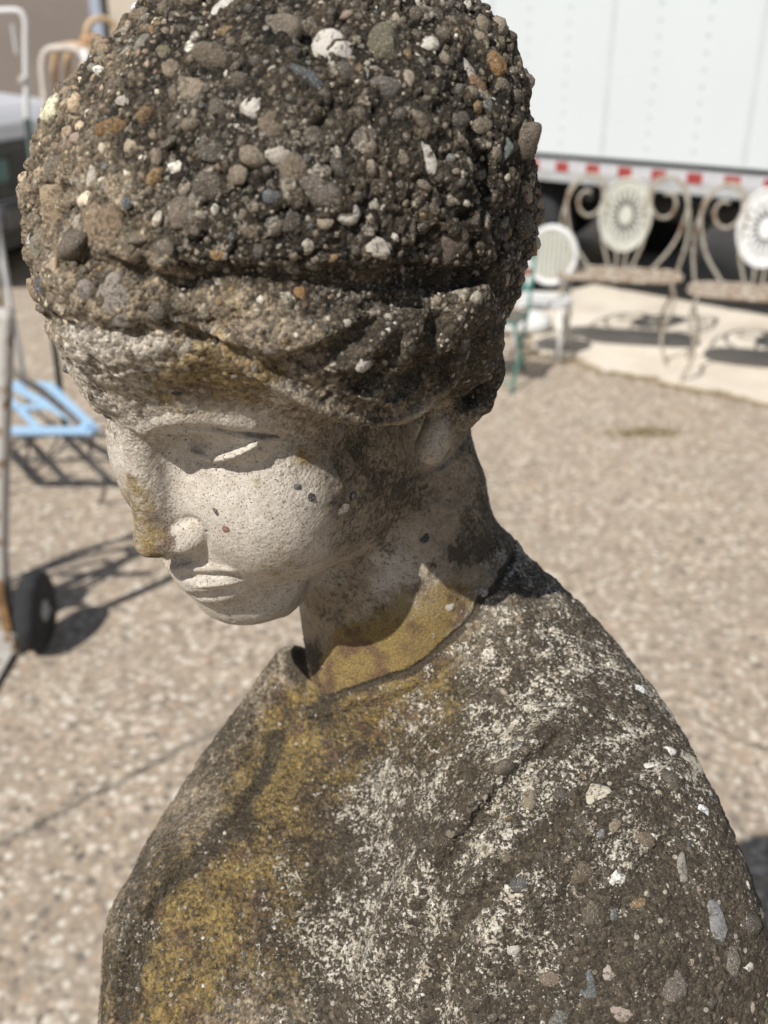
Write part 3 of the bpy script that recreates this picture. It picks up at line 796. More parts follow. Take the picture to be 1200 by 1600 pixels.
for li, (r0, r1_, nmax, tries, tight, fmin) in enumerate(LEVELS):
    wgt = fa * (facing > (0.28 if li < 2 else fmin)) * inframe * np.where(f_hair, 1.0, np.where(f_body, 0.30 if li > 1 else (0.22 if li else 0.25), np.where(fq[:, 1] < 650, 0.5 if li > 1 else 0.0, 0.14 if li > 1 else 0) * np.clip(f_rough * 1.6, 0, 1)))
    wgt[(f_body) & (fq[:, 0] < 640)] *= 0.12
    if li < 2: wgt[f_body & ((fq[:, 0] < 780) | (fq[:, 1] < 1200))] = 0
    cand = rng.choice(len(fc), size=tries, p=wgt / wgt.sum())
    cnt = 0
    for j in cand:
        r = r0 + (r1_ - r0) * rng.random() ** 1.8
        c = fc[j]
        if f_hair[j] and GRV is not None and (np.sqrt(((GRV - c) ** 2).sum(1)) < GRR * 0.9 + r * 0.8).any(): continue
        if not free(c, r, tight): continue
        nn = fn_[j] / (2 * fa[j] + 1e-9) + rng.normal(size=3) * 0.16; nn /= np.linalg.norm(nn)
        A = frame_of(nn, rng.random() * 6.28)
        e = 0.72 + 0.5 * rng.random()
        if f_hair[j] and li < 2: r *= 0.85
        if f_hair[j] and fq[j, 1] > 470 and fq[j, 0] > 360 and li < 3: r *= 0.72
        rr = (r * e, r * (0.75 + 0.35 * rng.random()), r * (0.42 + 0.35 * rng.random()))
        col = PC[rng.choice(len(PC), p=PWt)]
        y_ = fq[j, 1]
        # paler, yellower stones towards the left brow of the figure
        side = float(sstep(-(fq[j, 0] + 0.35 * y_), -420, -140)) if f_hair[j] else 0.0
        col = col * (1 + 0.75 * side) * np.array([1 + .1 * side, 1, 1 - .12 * side]) * (0.8 + 0.45 * rng.random())
        if not f_hair[j] and not f_body[j]: col = col * 0.5 + np.array([0.26, 0.21, 0.155]) * 0.5
        sink = 0.42 + 0.3 * rng.random() if f_hair[j] else (0.75 if f_body[j] else 0.8)
        take(c, r)
        c = c - nn * rr[2] * sink
        (big if li < 2 else small).append((c, A, rr, tuple(np.clip(col, 0.02, 0.8)), y_))
        cnt += 1
        if cnt >= nmax: break
    print('level', li, cnt, round(time.time() - T0, 1))
big_meshes = [np_mesh('pebble', V, F, PEB_O) for V, F in SH2]
MW4 = Matrix(MW.tolist()).to_4x4()
# the 300 that show largest are stones of their own, the rest join the fine aggregate
big.sort(key=lambda b: -b[2][0] * b[2][1])
rest = big[300:]; big = big[:300]
def owner(c):
    q = picxy(c[None])
    if poly_in(q, HAIR_POLY)[0]: return hair_o
    if poly_in(q, CLOAK_POLY)[0]: return cloak_o
    return face_o
for i, (c, A, rr, col, y_) in enumerate(big):
    o = bpy.data.objects.new('pebble', big_meshes[i % 14 if i > 8 else i % 4])
    M = Matrix((MW @ A @ np.diag(rr) * U2M).tolist()).to_4x4()
    M.translation = Vector(to_world(c) - SBASE)
    o.matrix_local = M
    o.color = (*[float(x) for x in col], 1)
    link(o, owner(c))
def aggregate(items, par, name):
    if not items: return
    VV, FF, CC = [], [], []; base_i = 0
    for i, (c, A, rr, col, y_) in enumerate(items):
        V, F = SH1[i % 12]
        VV.append(c + (V * rr) @ A.T); FF.append(F + base_i); base_i += len(V); CC.append(np.tile([*col, 1.0], (len(V), 1)))
    me = np_mesh(name, to_world(np.concatenate(VV)) - SBASE, np.concatenate(FF), PEB_A)
    a = me.color_attributes.new('tint', 'FLOAT_COLOR', 'POINT'); a.data.foreach_set('color', np.concatenate(CC).astype(np.float32).ravel())
    o = link(bpy.data.objects.new(name, me), par); o['kind'] = 'stuff'
small += rest
C_ = np.array([s[0] for s in small]); q_ = picxy(C_); ih = poly_in(q_, HAIR_POLY); ib = poly_in(q_, CLOAK_POLY) & ~ih
for par, msk in ((hair_o, ih), (cloak_o, ib), (face_o, ~ih & ~ib)):
    aggregate([s for s, k in zip(small, msk) if k], par, 'gravel')
print('pebbles', len(big), len(small), round(time.time() - T0, 1))

# ================================================================== geometry builders for everything else
class MB:
    """collects simple shapes; build() links them as one mesh object"""
    def __init__(s): s.V, s.F = [], []
    def add(s, V, F):
        b = len(s.V); s.V += [tuple(v) for v in V]; s.F += [tuple(i + b for i in f) for f in F]; return s
    def box(s, x0, x1, y0, y1, z0, z1):
        V = [(x, y, z) for x in (x0, x1) for y in (y0, y1) for z in (z0, z1)]
        return s.add(V, [(0,1,3,2),(4,6,7,5),(0,4,5,1),(2,3,7,6),(0,2,6,4),(1,5,7,3)])
    def tube(s, pts, r, n=8, closed=False, flat=1.0):
        P = [Vector(p) for p in pts]; m = len(P); b = len(s.V); up = None
        for i, p in enumerate(P):
            a = P[(i - 1) % m] if (closed or i) else P[0]; c = P[(i + 1) % m] if (closed or i < m - 1) else P[-1]
            t = (c - a).normalized()
            if up is None: up = t.orthogonal().normalized()
            up = (up - t * up.dot(t)); up = up.normalized() if up.length > 1e-6 else t.orthogonal().normalized()
            w = t.cross(up); ri = r if not hasattr(r, '__len__') else r[min(i, len(r) - 1)]
            for k in range(n):
                q = 2 * math.pi * k / n; s.V.append(tuple(p + up * math.cos(q) * ri + w * math.sin(q) * ri * flat))
        for i in range(m if closed else m - 1):
            j = (i + 1) % m
            for k in range(n):
                l = (k + 1) % n; s.F.append((b + i*n + k, b + i*n + l, b + j*n + l, b + j*n + k))
        if not closed:
            s.F.append(tuple(b + k for k in range(n))[::-1]); s.F.append(tuple(b + (m-1)*n + k for k in range(n)))
        return s
    def lathe(s, prof, n=32, axis='x', c=(0, 0, 0), arc=1.0):
        b = len(s.V); c = Vector(c)
        for (h, r) in prof:
            for k in range(n):
                q = 2 * math.pi * k / n; u, v = r * math.cos(q), r * math.sin(q)
                s.V.append(tuple(c + (Vector((h, u, v)) if axis == 'x' else Vector((u, v, h)) if axis == 'z' else Vector((u, h, v)))))
        for i in range(len(prof) - 1):
            for k in range(n):
                l = (k + 1) % n; s.F.append((b + i*n + k, b + i*n + l, b + (i+1)*n + l, b + (i+1)*n + k))
        s.F.append(tuple(b + k for k in range(n))[::-1]); s.F.append(tuple(b + (len(prof)-1)*n + k for k in range(n)))
        return s
    def prism(s, outline, h0, h1, axis='z'):
        m = len(outline); b = len(s.V)
        for h in (h0, h1):
            for (u, v) in outline:
                s.V.append((u, v, h) if axis == 'z' else (u, h, v) if axis == 'y' else (h, u, v))
        for i in range(m): s.F.append((b + i, b + (i+1) % m, b + m + (i+1) % m, b + m + i))
        s.F.append(tuple(b + i for i in range(m))[::-1]); s.F.append(tuple(b + m + i for i in range(m)))
        return s
    def build(s, name, mat, parent=None, bevel=0.0, smooth=False, kind=None):
        me = bpy.data.meshes.new(name); me.from_pydata(s.V, [], s.F)
        bm = bmesh.new(); bm.from_mesh(me); bmesh.ops.recalc_face_normals(bm, faces=bm.faces)
        if bevel: bmesh.ops.bevel(bm, geom=list(bm.edges), offset=bevel, segments=2, affect='EDGES', clamp_overlap=True)
        bm.to_mesh(me); bm.free()
        if smooth: me.polygons.foreach_set('use_smooth', [True] * len(me.polygons))
        me.materials.append(mat); o = link(bpy.data.objects.new(name, me), parent)
        if kind: o['kind'] = kind
        return o
def curve(pts, n=3):
    p = [Vector(q) for q in pts]
    for _ in range(n):
        q = [p[0]]
        for a, b in zip(p[:-1], p[1:]): q += [a * 0.75 + b * 0.25, a * 0.25 + b * 0.75]
        q.append(p[-1]); p = q
    return p

# ------------------------------------------------------------------ lower part of the statue and its plinth
cz = to_world(np.array([70.0, -990.0, -430.0]))
prof_n = 96; rows = []
bottomz = 0.14
lv = np.linspace(0, 1, 60); VV = []
for t_ in lv:
    z = cz[2] * (1 - t_) + bottomz * t_
    fl = 0.132 + 0.045 * t_ ** 1.5
    for k in range(prof_n):
        q = 2 * math.pi * k / prof_n
        fold = 1 + (0.02 + 0.09 * t_) * math.cos(9 * q + 2.2 * math.sin(2 * q) + t_ * 1.5) + 0.03 * t_ * math.cos(17 * q + 4 * t_)
        VV.append((math.cos(q) * fl * 1.12 * fold, math.sin(q) * fl * 0.95 * fold + (cz[1] - SBASE[1]) , z))
FF = [(i*prof_n+k, i*prof_n+(k+1)%prof_n, (i+1)*prof_n+(k+1)%prof_n, (i+1)*prof_n+k) for i in range(59) for k in range(prof_n)]
low = MB(); low.V = VV; low.F = FF
lowm = low.build('lower_robe', STONE, statue, smooth=True)
for nm, v in (('ochre', .25), ('grime_shade', .45), ('speck', .35), ('chalk', 0), ('rough', .35), ('cella', .5), ('cellb', .5)):
    a = lowm.data.attributes.new(nm, 'FLOAT', 'POINT'); a.data.foreach_set('value', np.full(len(lowm.data.vertices), v, np.float32))
cyl = cz[1] - SBASE[1]
M_PLINTH = simple('plinth_concrete', (0.30, 0.26, 0.21), 0.9, 0.3, 30, bump=0.003)
pl_ = MB(); pl_.box(-0.21, 0.21, cyl - 0.19, cyl + 0.19, 0.0, 0.15)
pl_.build('plinth', M_PLINTH, statue, bevel=0.012)

# ------------------------------------------------------------------ ground
def ground_mat():
    t = NT('exposed_aggregate', 0.9, 0.3)
    v = t.n('ShaderNodeTexVoronoi'); v.inputs['Scale'].default_value = 60; t.ln(t.co(), v.inputs['Vector'])
    v2 = t.n('ShaderNodeTexVoronoi'); v2.inputs['Scale'].default_value = 29; t.ln(t.co(), v2.inputs['Vector'])
    s1 = t.n('ShaderNodeSeparateColor'); t.ln(v.outputs['Color'], s1.inputs[0]); s2 = t.n('ShaderNodeSeparateColor'); t.ln(v2.outputs['Color'], s2.inputs[0])
    def ramp(x, st):
        r = t.n('ShaderNodeValToRGB'); e = r.color_ramp; e.interpolation = 'LINEAR'
        while len(e.elements) < len(st): e.elements.new(0.5)
        for el, (p, c) in zip(e.elements, st): el.position = p; el.color = (*c, 1)
        t.ln(x, r.inputs[0]); return r.outputs[0]
    st = [(0.0, (0.123, 0.107, 0.091)), (0.12, (0.298, 0.238, 0.181)), (0.4, (0.410, 0.334, 0.257)), (0.62, (0.349, 0.269, 0.192)), (0.8, (0.534, 0.455, 0.363)), (0.93, (0.675, 0.617, 0.534)), (1.0, (0.410, 0.273, 0.181))]
    c = ramp(s1.outputs[0], st); cb = ramp(s2.outputs[1], st)
    c = t.mix(t.ss(v2.outputs['Distance'], 0.40, 0.28), c, cb)
    c = t.mix(t.math('MULTIPLY', t.ss(v.outputs['Distance'], 0.45, 0.7), 0.5), c, (0.22, 0.185, 0.145))
    c = t.mix(t.math('MULTIPLY', t.ss(t.noise(3.0, 5), 0.42, 0.7), 0.35), c, (0.30, 0.255, 0.205))
    c = t.mix(t.math('MULTIPLY', t.ss(t.noise(0.9, 4), 0.5, 0.7), 0.25), c, (0.24, 0.205, 0.17))
    h = t.math('ADD', t.math('MULTIPLY', v.outputs['Distance'], -1.0), t.noise(300, 4))
    return t.done(c, t.bump(h, 0.004, 0.7), 0.9)
M_GROUND = ground_mat()
MB().add([(-120, -40, 0), (120, -40, 0), (120, 200, 0), (-120, 200, 0)], [(0, 1, 2, 3)]).build('ground', M_GROUND, kind='structure')

def slab_mat():
    t = NT('pale_concrete', 0.9, 0.3)
    c = t.mix(t.ss(t.noise(2.2, 6, 0.6), 0.35, 0.65), (0.66, 0.60, 0.51), (0.54, 0.48, 0.40))
    c = t.mix(t.math('MULTIPLY', t.ss(t.noise(16, 5, 0.6), 0.55, 0.72), 0.5), c, (0.46, 0.40, 0.33))
    return t.done(c, t.bump(t.noise(60, 6), 0.006, 0.6), 0.9)
edge = [(833,548),(850,556),(880,562),(905,560),(925,572),(948,581),(975,584),(1000,588),(1022,590),(1045,601),(1072,606),(1100,611),(1130,612),(1160,622),(1200,633),(1300,660),(1500,700)]
ep = [ground_at(x, y) for x, y in edge]
far_ = [ground_at(1500, 300), ground_at(830, 300), ground_at(829, 400), ground_at(826, 480)]
out = [(p.x, p.y) for p in ep + far_]
MB().prism(out, -0.02, 0.022).build('concrete_pad', slab_mat(), kind='structure')
# joints and cracks in the yard
M_DARKJ = simple('joint_dirt', (0.21, 0.18, 0.145), 0.95, 0.5, 25)
def strip(pts, w, z=0.004):
    P = curve([ground_at(x, y) for x, y in pts], 3); V = []; r_ = random.Random(len(pts) * 7 + int(pts[0][0]))
    for i, p in enumerate(P):
        a = P[max(0, i - 1)]; b = P[min(len(P) - 1, i + 1)]; t = (b - a).normalized(); nrm = Vector((-t.y, t.x, 0))
        ww = w * (0.45 + 0.9 * r_.random()); j = nrm * (r_.random() - 0.5) * w * 1.3
        V += [tuple(p + nrm * ww + j + Vector((0, 0, z))), tuple(p - nrm * ww + j + Vector((0, 0, z)))]
    return MB().add(V, [(2*i, 2*i+1, 2*i+3, 2*i+2) for i in range(len(P) - 1)])
strip([(-200,1410),(0,1318),(60,1290),(120,1250),(170,1232),(240,1190),(320,1150),(480,1080)], 0.011).build('ground_joint', M_DARKJ, kind='structure')
strip([(930,1085),(1030,1108),(1080,1120),(1130,1150),(1200,1172),(1400,1230)], 0.004).build('ground_joint', M_DARKJ, kind='structure')
strip([(830,549),(880,563),(925,573),(975,585),(1045,602),(1100,612),(1200,634),(1400,680)], 0.016).build('dirt_line', simple('edge_dirt', (0.30, 0.21, 0.12), 0.95, 0.4, 30), kind='structure')
M_WEED = simple('dry_weed', (0.20, 0.165, 0.07), 0.9, 0.4, 60)
wd = MB(); rr_ = random.Random(5)
def tuft(cx, cy, sx, sy, n, hmax):
    for _ in range(n):
        g = ground_at(cx + rr_.gauss(0, sx), cy + rr_.gauss(0, sy)); a = rr_.random() * 6.28; h = hmax * (0.4 + 0.6 * rr_.random()); w = 0.0022
        tip = g + Vector((math.cos(a) * h * 0.8, math.sin(a) * h * 0.8, h)); s_ = Vector((-math.sin(a) * w, math.cos(a) * w, 0))
        mid = (g + tip) / 2 + Vector((0, 0, h * 0.15))
        wd.add([g - s_, g + s_, mid + s_ * 0.7, mid - s_ * 0.7, tip], [(0, 1, 2, 3), (3, 2, 4)])
tuft(1010, 677, 34, 4, 420, 0.022)
for x, y in edge[:-2]: tuft(x, y + 3, 14, 2, 60, 0.02)
wd.build('dry_weeds', M_WEED, kind='stuff')

# ------------------------------------------------------------------ semi trailer
TD = Vector((0.697, -0.717, 0))              # along its side, towards the picture's right and the viewer
TN = Vector((-0.717, -0.697, 0))             # out of its side, towards the viewer
RAIL = 0.80
T0_ = ground_at(1025, 299, RAIL)
trl = empty('semi_trailer', (T0_.x, T0_.y, 0), math.atan2(TD.y, TD.x))
tag(trl, 'long white box trailer with red and white reflective tape along its lower rail', 'trailer')
M_WHITE = simple('trailer_white', (0.53, 0.56, 0.57), 0.4, 0.02, 0.8)
M_SEAM = simple('trailer_seam', (0.47, 0.50, 0.505), 0.5, 0.05, 6)
M_RIVET = simple('rivet', (0.44, 0.47, 0.47), 0.45, 0.05, 10)
M_RAIL = simple('rail_aluminium', (0.42, 0.43, 0.44), 0.45, 0.15, 3, metal=0.3)
M_RED = simple('tape_red', (0.30, 0.05, 0.045), 0.4, 0.15, 30)
M_TWHITE = simple('tape_white', (0.45, 0.45, 0.47), 0.4, 0.06, 30)
M_BLACK = simple('chassis_black', (0.018, 0.018, 0.02), 0.6, 0.3, 10)
M_TYRE = simple('tyre_rubber', (0.022, 0.022, 0.024), 0.85, 0.3, 30, bump=0.002)
X0, X1, HT = -3.9, 5.0, 2.75
# local frame: x along the side, -y outwards?  rotate so that +y points into the body
MB().box(X0, X1, 0.03, 2.5, RAIL + 0.16, RAIL + HT).build('body_core', M_WHITE, trl)
# seams found from the photograph
def along(x, y):
    d = Vector(((np.array([(x - 600) / FPX, (800 - y) / FPX, -1.0]) @ MW.T)).tolist()); t = (T0_ - CAM).dot(TN) / d.dot(TN)
    p = CAM + d * t; return (p - T0_).dot(TD), p.z
sa, sb = along(939, 245)[0], along(1161, 257)[0]
pw = sb - sa
x = sa - math.floor((sa - X0) / pw) * pw
M_PAN = simple('panel_white', (0.525, 0.56, 0.57), 0.38, 0.015, 1.2)
pan = MB().box(0.004, pw - 0.004, 0.0, 0.028, RAIL + 0.165, RAIL + HT - 0.1).build('panel', M_PAN, trl, bevel=0.002); pan.location.x = x - pw
seam0 = MB().box(-0.016, 0.016, -0.0035, 0.001, RAIL + 0.165, RAIL + HT - 0.1).build('seam_strip', M_SEAM, trl); seam0.location.x = x - pw
rv = MB()
for q in (1/3, 2/3):
    z = RAIL + 0.24
    while z < RAIL + HT - 0.15:
        rv.lathe([(-0.006, 0.006), (-0.004, 0.010), (0.002, 0.011)], 8, 'y', (pw * q, 0, z)); z += 0.085
rvo = rv.build('rivets', M_RIVET, trl, kind='stuff'); rvo.location.x = x - pw
xx = x
while xx < X1 - pw:
    for src in (pan, seam0, rvo):
        c = src.copy(); c.location.x = xx; COL.objects.link(c)
    xx += pw
MB().box(X0, X1, -0.012, 0.05, RAIL, RAIL + 0.135).build('bottom_rail', M_RAIL, trl, bevel=0.004)
MB().box(X0, X1, -0.008, 0.05, RAIL + HT - 0.1, RAIL + HT + 0.02).build('top_rail', M_RAIL, trl, bevel=0.004)
ta, tz = along(930, 266)[0], 0
t_pitch = (along(1146, 285)[0] - along(880, 264)[0]) / 5.0
tr = MB().box(0, t_pitch * 0.43, -0.0155, -0.011, RAIL + 0.062, RAIL + 0.122).build('red_tape', M_RED, trl)
tw = MB().box(t_pitch * 0.43, t_pitch, -0.0155, -0.011, RAIL + 0.062, RAIL + 0.122).build('white_tape', M_TWHITE, trl)
xs = along(880, 264)[0] - t_pitch * 0.215; xs -= math.floor((xs - X0) / t_pitch) * t_pitch
first = True
while xs < X1 - t_pitch:
    for src in (tr, tw):
        if first: src.location.x = xs
        else:
            c = src.copy(); c.location.x = xs; COL.objects.link(c)
    first = False; xs += t_pitch
ub = MB()
ub.box(X0, X1, 0.75, 0.9, RAIL - 0.28, RAIL); ub.box(X0, X1, 1.6, 1.75, RAIL - 0.28, RAIL)
for k in range(30): ub.box(X0 + k * 0.42, X0 + k * 0.42 + 0.05, 0.06, 2.45, RAIL - 0.1, RAIL - 0.001)
ub.build('chassis', M_BLACK, trl)
def wheel(name, r, w, par, loc, rim_mat, tyre_mat):
    t = MB().lathe([(-w/2, r*0.55), (-w/2, r*0.86), (-w*0.42, r*0.97), (-w*0.25, r), (w*0.25, r), (w*0.42, r*0.97), (w/2, r*0.86), (w/2, r*0.55)], 40, 'y').build(name, tyre_mat, par, smooth=True)
    t.location = loc
    MB().lathe([(-w*0.36, r*0.56), (-w*0.40, r*0.5), (-w*0.1, r*0.42), (-w*0.12, r*0.18), (-w*0.42, r*0.16), (-w*0.42, 0.01)], 24, 'y').build('rim', rim_mat, t, smooth=True)
    return t
for ax_ in (-2.05, -0.95):
    for sy in (0.22, 2.25): wheel('wheel', 0.47, 0.27, trl, (ax_ - 0.3, sy, 0.47), M_RAIL, M_TYRE)
MB().box(-3.3, -3.15, 0.3, 0.45, 0.2, RAIL - 0.001).box(-3.32, -3.1, 0.25, 0.5, 0.02, 0.2).build('landing_leg', M_BLACK, trl)

# ------------------------------------------------------------------ painted iron garden chairs
def paint_mat(name, col, rust, amt):
    t = NT(name, 0.6, 0.4)
    f = t.ss(t.noise(28, 6, 0.7), 0.62 - amt, 0.70 - amt)
    c = t.mix(f, t.mix(t.noise(9, 4), tuple(k * 0.85 for k in col), col), rust)
    return t.done(c, t.bump(t.noise(90, 4), 0.002), 0.7)
M_IRON = paint_mat('cream_painted_iron', (0.36, 0.335, 0.28), (0.20, 0.12, 0.07), 0.10)
M_IRONW = paint_mat('white_painted_iron', (0.50, 0.50, 0.44), (0.35, 0.33, 0.27), 0.06)
M_SEAT = paint_mat('rusty_seat', (0.46, 0.42, 0.35), (0.19, 0.12, 0.075), 0.17)
M_TEAL = paint_mat('teal_iron', (0.06, 0.20, 0.17), (0.03, 0.13, 0.11), 0.04)
M_WOODR = simple('red_brown_slat', (0.20, 0.075, 0.05), 0.7, 0.3, 40)
M_WHITEP = simple('white_plastic', (0.62, 0.62, 0.61), 0.5, 0.04, 4)
def spiral_chair(label, ang, e1, e2, group, med_mat):
    """wire chair-back bench: scroll, rosette plate, scroll; e1, e2 are the ends of the seat's front edge"""
    mid = (e1 + e2) / 2; w = ang[1]; rz = ang[0]
    o = empty('wire_garden_bench', (mid.x, mid.y, 0.022), rz); tag(o, label, 'garden bench', group)
    hw = w / 2; S = 0.43; D_ = 0.36
    # seat with a rolled rim
    n = 28; outl = [(hw * (1 if abs(math.cos(q)) > .999 else 1) * math.copysign(abs(math.cos(q)) ** 0.5, math.cos(q)), D_/2 + D_/2 * math.copysign(abs(math.sin(q)) ** 0.55, math.sin(q))) for q in [2*math.pi*k/n for k in range(n)]]
    MB().prism(outl, S - 0.004, S + 0.002).build('seat', M_SEAT, o)
    MB().tube([(x_, y_, S) for x_, y_ in outl], 0.0085, 8, True).build('seat_rim', M_SEAT, o, smooth=True)
    for sx, y0, y1 in ((-1, 0.03, -0.03), (1, 0.03, -0.03), (-1, D_ - 0.03, D_ + 0.05), (1, D_ - 0.03, D_ + 0.05)):
        MB().tube(curve([(sx*(hw-0.06), y0, S), (sx*(hw-0.02), y0 + (y1-y0)*.1, S*0.75), (sx*(hw-0.09), y0+(y1-y0)*.6, S*0.35), (sx*(hw-0.03), y1, 0.0)]), 0.009, 6).build('leg', M_IRON, o, smooth=True)
    yb = D_ - 0.02
    def P3(x_, z_): return (x_, yb + (z_ - S) * 0.14, z_)
    for sx in (-1, 1):
        cx_, cz_ = sx * (hw - 0.12), S + 0.36
        pts = [P3(sx * (hw - 0.16), S), P3(sx * (hw - 0.05), S + 0.14), P3(sx * (hw - 0.005), S + 0.30)]
        a0 = 0.1; turns = 2.6 * math.pi
        for k in range(26):
            q = a0 + turns * k / 25; r_ = 0.115 * (1 - 0.74 * k / 25)
            pts.append(P3(cx_ + sx * math.cos(q) * r_ * 1.0, cz_ + math.sin(q) * r_ * 1.25))
        MB().tube(curve(pts, 2), 0.0095, 6).build('scroll', M_IRON, o, smooth=True)
        MB().tube(curve([P3(sx * (hw - 0.02), S), P3(sx * (hw + 0.015), S + 0.16), P3(sx * (hw + 0.01), S + 0.33), P3(sx * (hw - 0.08), S + 0.50), P3(sx * (hw - 0.2), S + 0.48), P3(sx * (hw - 0.235), S + 0.36), P3(sx * (hw - 0.2), S + 0.2), P3(sx * (hw - 0.27), S)]), 0.0085, 6).build('back_wire', M_IRON, o, smooth=True)
    rx, rzz, cz_ = 0.128, 0.178, S + 0.285
    ring = MB().tube([P3(math.cos(q) * rx * 1.06, cz_ + math.sin(q) * rzz * 1.06) for q in [2*math.pi*k/36 for k in range(36)]], 0.010, 6, True)
    pt = MB()
    def plate(ol): 
        b = len(pt.V); k = len(ol)
        for dy in (0, 0.008):
            for x_, z_ in ol: pp = P3(x_, z_); pt.V.append((pp[0], pp[1] + dy, pp[2]))
        for i in range(k): pt.F.append((b+i, b+(i+1)%k, b+k+(i+1)%k, b+k+i))
        pt.F.append(tuple(b+i for i in range(k))[::-1]); pt.F.append(tuple(b+k+i for i in range(k)))
    N_ = 18
    for k in range(N_):
        q0 = 2*math.pi*(k+0.10)/N_; q1 = 2*math.pi*(k+0.90)/N_; qm = (q0+q1)/2
        plate([(math.cos(q)*rx*f, cz_ + math.sin(q)*rzz*f) for q, f in ((qm-.03, .34), (qm+.03, .34), (q1, .70), (qm + .1, .80), (qm - .1, .80), (q0, .70))])
    for f0, f1 in ((0.0, 0.30), (0.80, 1.0)):
        for k in range(24):
            q0, q1 = 2*math.pi*k/24, 2*math.pi*(k+1)/24
            plate([(math.cos(q)*rx*f, cz_ + math.sin(q)*rzz*f) for q, f in ((q0, f0+.001), (q1, f0+.002), (q1, f1), (q0, f1))])
    po = pt.build('rosette_plate', med_mat, o, kind='stuff')
    ring.build('plate_rim', med_mat, po, smooth=True)
    MB().tube(curve([P3(-0.03, cz_ - rzz), P3(-0.02, cz_ - rzz - 0.07), P3(-0.03, S)]), 0.008, 6).tube(curve([P3(0.03, cz_ - rzz), P3(0.02, cz_ - rzz - 0.07), P3(0.03, S)]), 0.008, 6).build('plate_stem', M_IRON, o, smooth=True)
    return o
spiral_chair('cream wire bench with grey green rosette plate, nearer the statue head, rusty narrow seat', (R(-14), 0.66), ground_at(966, 440, 0.45), ground_at(966, 440, 0.45), 'wire garden benches by the trailer', M_IRONW)
spiral_chair('wire bench cut by the right edge, with bright white rosette plate', (R(-20), 0.66), ground_at(1182, 470, 0.45), ground_at(1182, 470, 0.45), 'wire garden benches by the trailer', M_WHITEP)

# white oval backed chair
def oval_chair():
    p = ground_at(842, 462, 0.38); o = empty('oval_back_chair', (p.x, p.y, 0.022), R(-20)); o.scale = (0.72, 0.72, 0.74); tag(o, 'white chair with solid oval back, left of the wire benches', 'chair')
    n = 30
    MB().prism([(0.22*math.cos(q), 0.2 + 0.21*math.sin(q)) for q in [2*math.pi*k/n for k in range(n)]], 0.385, 0.43).build('seat', M_WHITEP, o, bevel=0.008)
    V = MB()
    V.tube([(0.185*math.cos(q), 0.40 + 0.05*(0.22*math.sin(q)), 0.70 + 0.20*math.sin(q)) for q in [2*math.pi*k/n for k in range(n)]], 0.022, 8, True)
    V.build('back_frame', M_WHITEP, o, smooth=True)
    bp = MB()
    for k in range(9):
        x_ = -0.14 + k * 0.035; h_ = 0.185 * math.sqrt(max(0.02, 1 - (x_/0.18)**2)); bp.box(x_ - 0.0145, x_ + 0.0145, 0.393, 0.405, 0.70 - h_, 0.70 + h_)
    bp.build('back_slats', M_IRONW, o, kind='stuff')
    for sx in (-1, 1):
        for y0, y1, zt in ((0.06, 0.02, 0.39), (0.36, 0.42, 0.56)):
            MB().tube([(sx*0.16, y0, zt), (sx*0.17, (y0+y1)/2, 0.2), (sx*0.185, y1, 0)], 0.014, 8).build('leg', M_WHITEP, o, smooth=True)
oval_chair()

# teal folding chair with red-brown slats
def folding_chair():
    f = ground_at(762, 606); o = empty('folding_chair', (f.x + 0.02, f.y + 0.12, 0), R(-20)); o.scale = (0.78, 0.78, 0.75); tag(o, 'teal metal folding chair with red brown slats, half hidden behind the statue ear', 'folding chair')
    for sx in (-0.2, 0.2):
        MB().tube([(sx, -0.22, 0.0), (sx, 0.16, 0.47), (sx, 0.28, 0.88)], 0.011, 8).build('back_leg', M_TEAL, o, smooth=True)
        MB().tube([(sx * 0.93, 0.26, 0.0), (sx * 0.93, -0.18, 0.45)], 0.011, 8).build('front_leg', M_TEAL, o, smooth=True)
        MB().tube([(sx * 0.96, -0.2, 0.45), (sx * 0.96, 0.2, 0.44)], 0.011, 8).build('seat_rail', M_TEAL, o, smooth=True)
    for k in range(6): MB().box(-0.2, 0.2, -0.2 + k*0.066, -0.155 + k*0.066, 0.452, 0.466).build('seat_slat', M_WOODR if k % 2 else M_TEAL, o, bevel=0.003)
    for z in (0.62, 0.72, 0.83): 
        y_ = 0.16 + (z - 0.47) * 0.293 - 0.02
        MB().box(-0.2, 0.2, y_ - 0.006, y_ + 0.006, z - 0.022, z + 0.022).build('back_slat', M_TEAL if z != 0.72 else M_WOODR, o, bevel=0.003)
    for y_, z in ((-0.17, 0.06), (0.21, 0.055)): MB().tube([(-0.19, y_, z), (0.19, y_, z)], 0.009, 6).build('cross_bar', M_TEAL, o)
folding_chair()
def bundle():
    f = ground_at(808, 520); o = empty('cushion', (f.x, f.y, 0), R(-25)); tag(o, 'white cushion lying on the ground behind the teal folding chair', 'cushion')
    pts = []; V, F = ico(3); V = V * (0.21, 0.15, 0.07); V[:, 2] = np.sign(V[:, 2]) * np.abs(V[:, 2]) ** 0.8 * 0.6 + 0.07
    m = MB(); m.V = [tuple(v) for v in V * (1 + 0.1 * fbm(V * 9, 2, 4))[:, None]]; m.F = [tuple(f_) for f_ in F]; m.build('cover', M_WHITEP, o, smooth=True)
bundle()

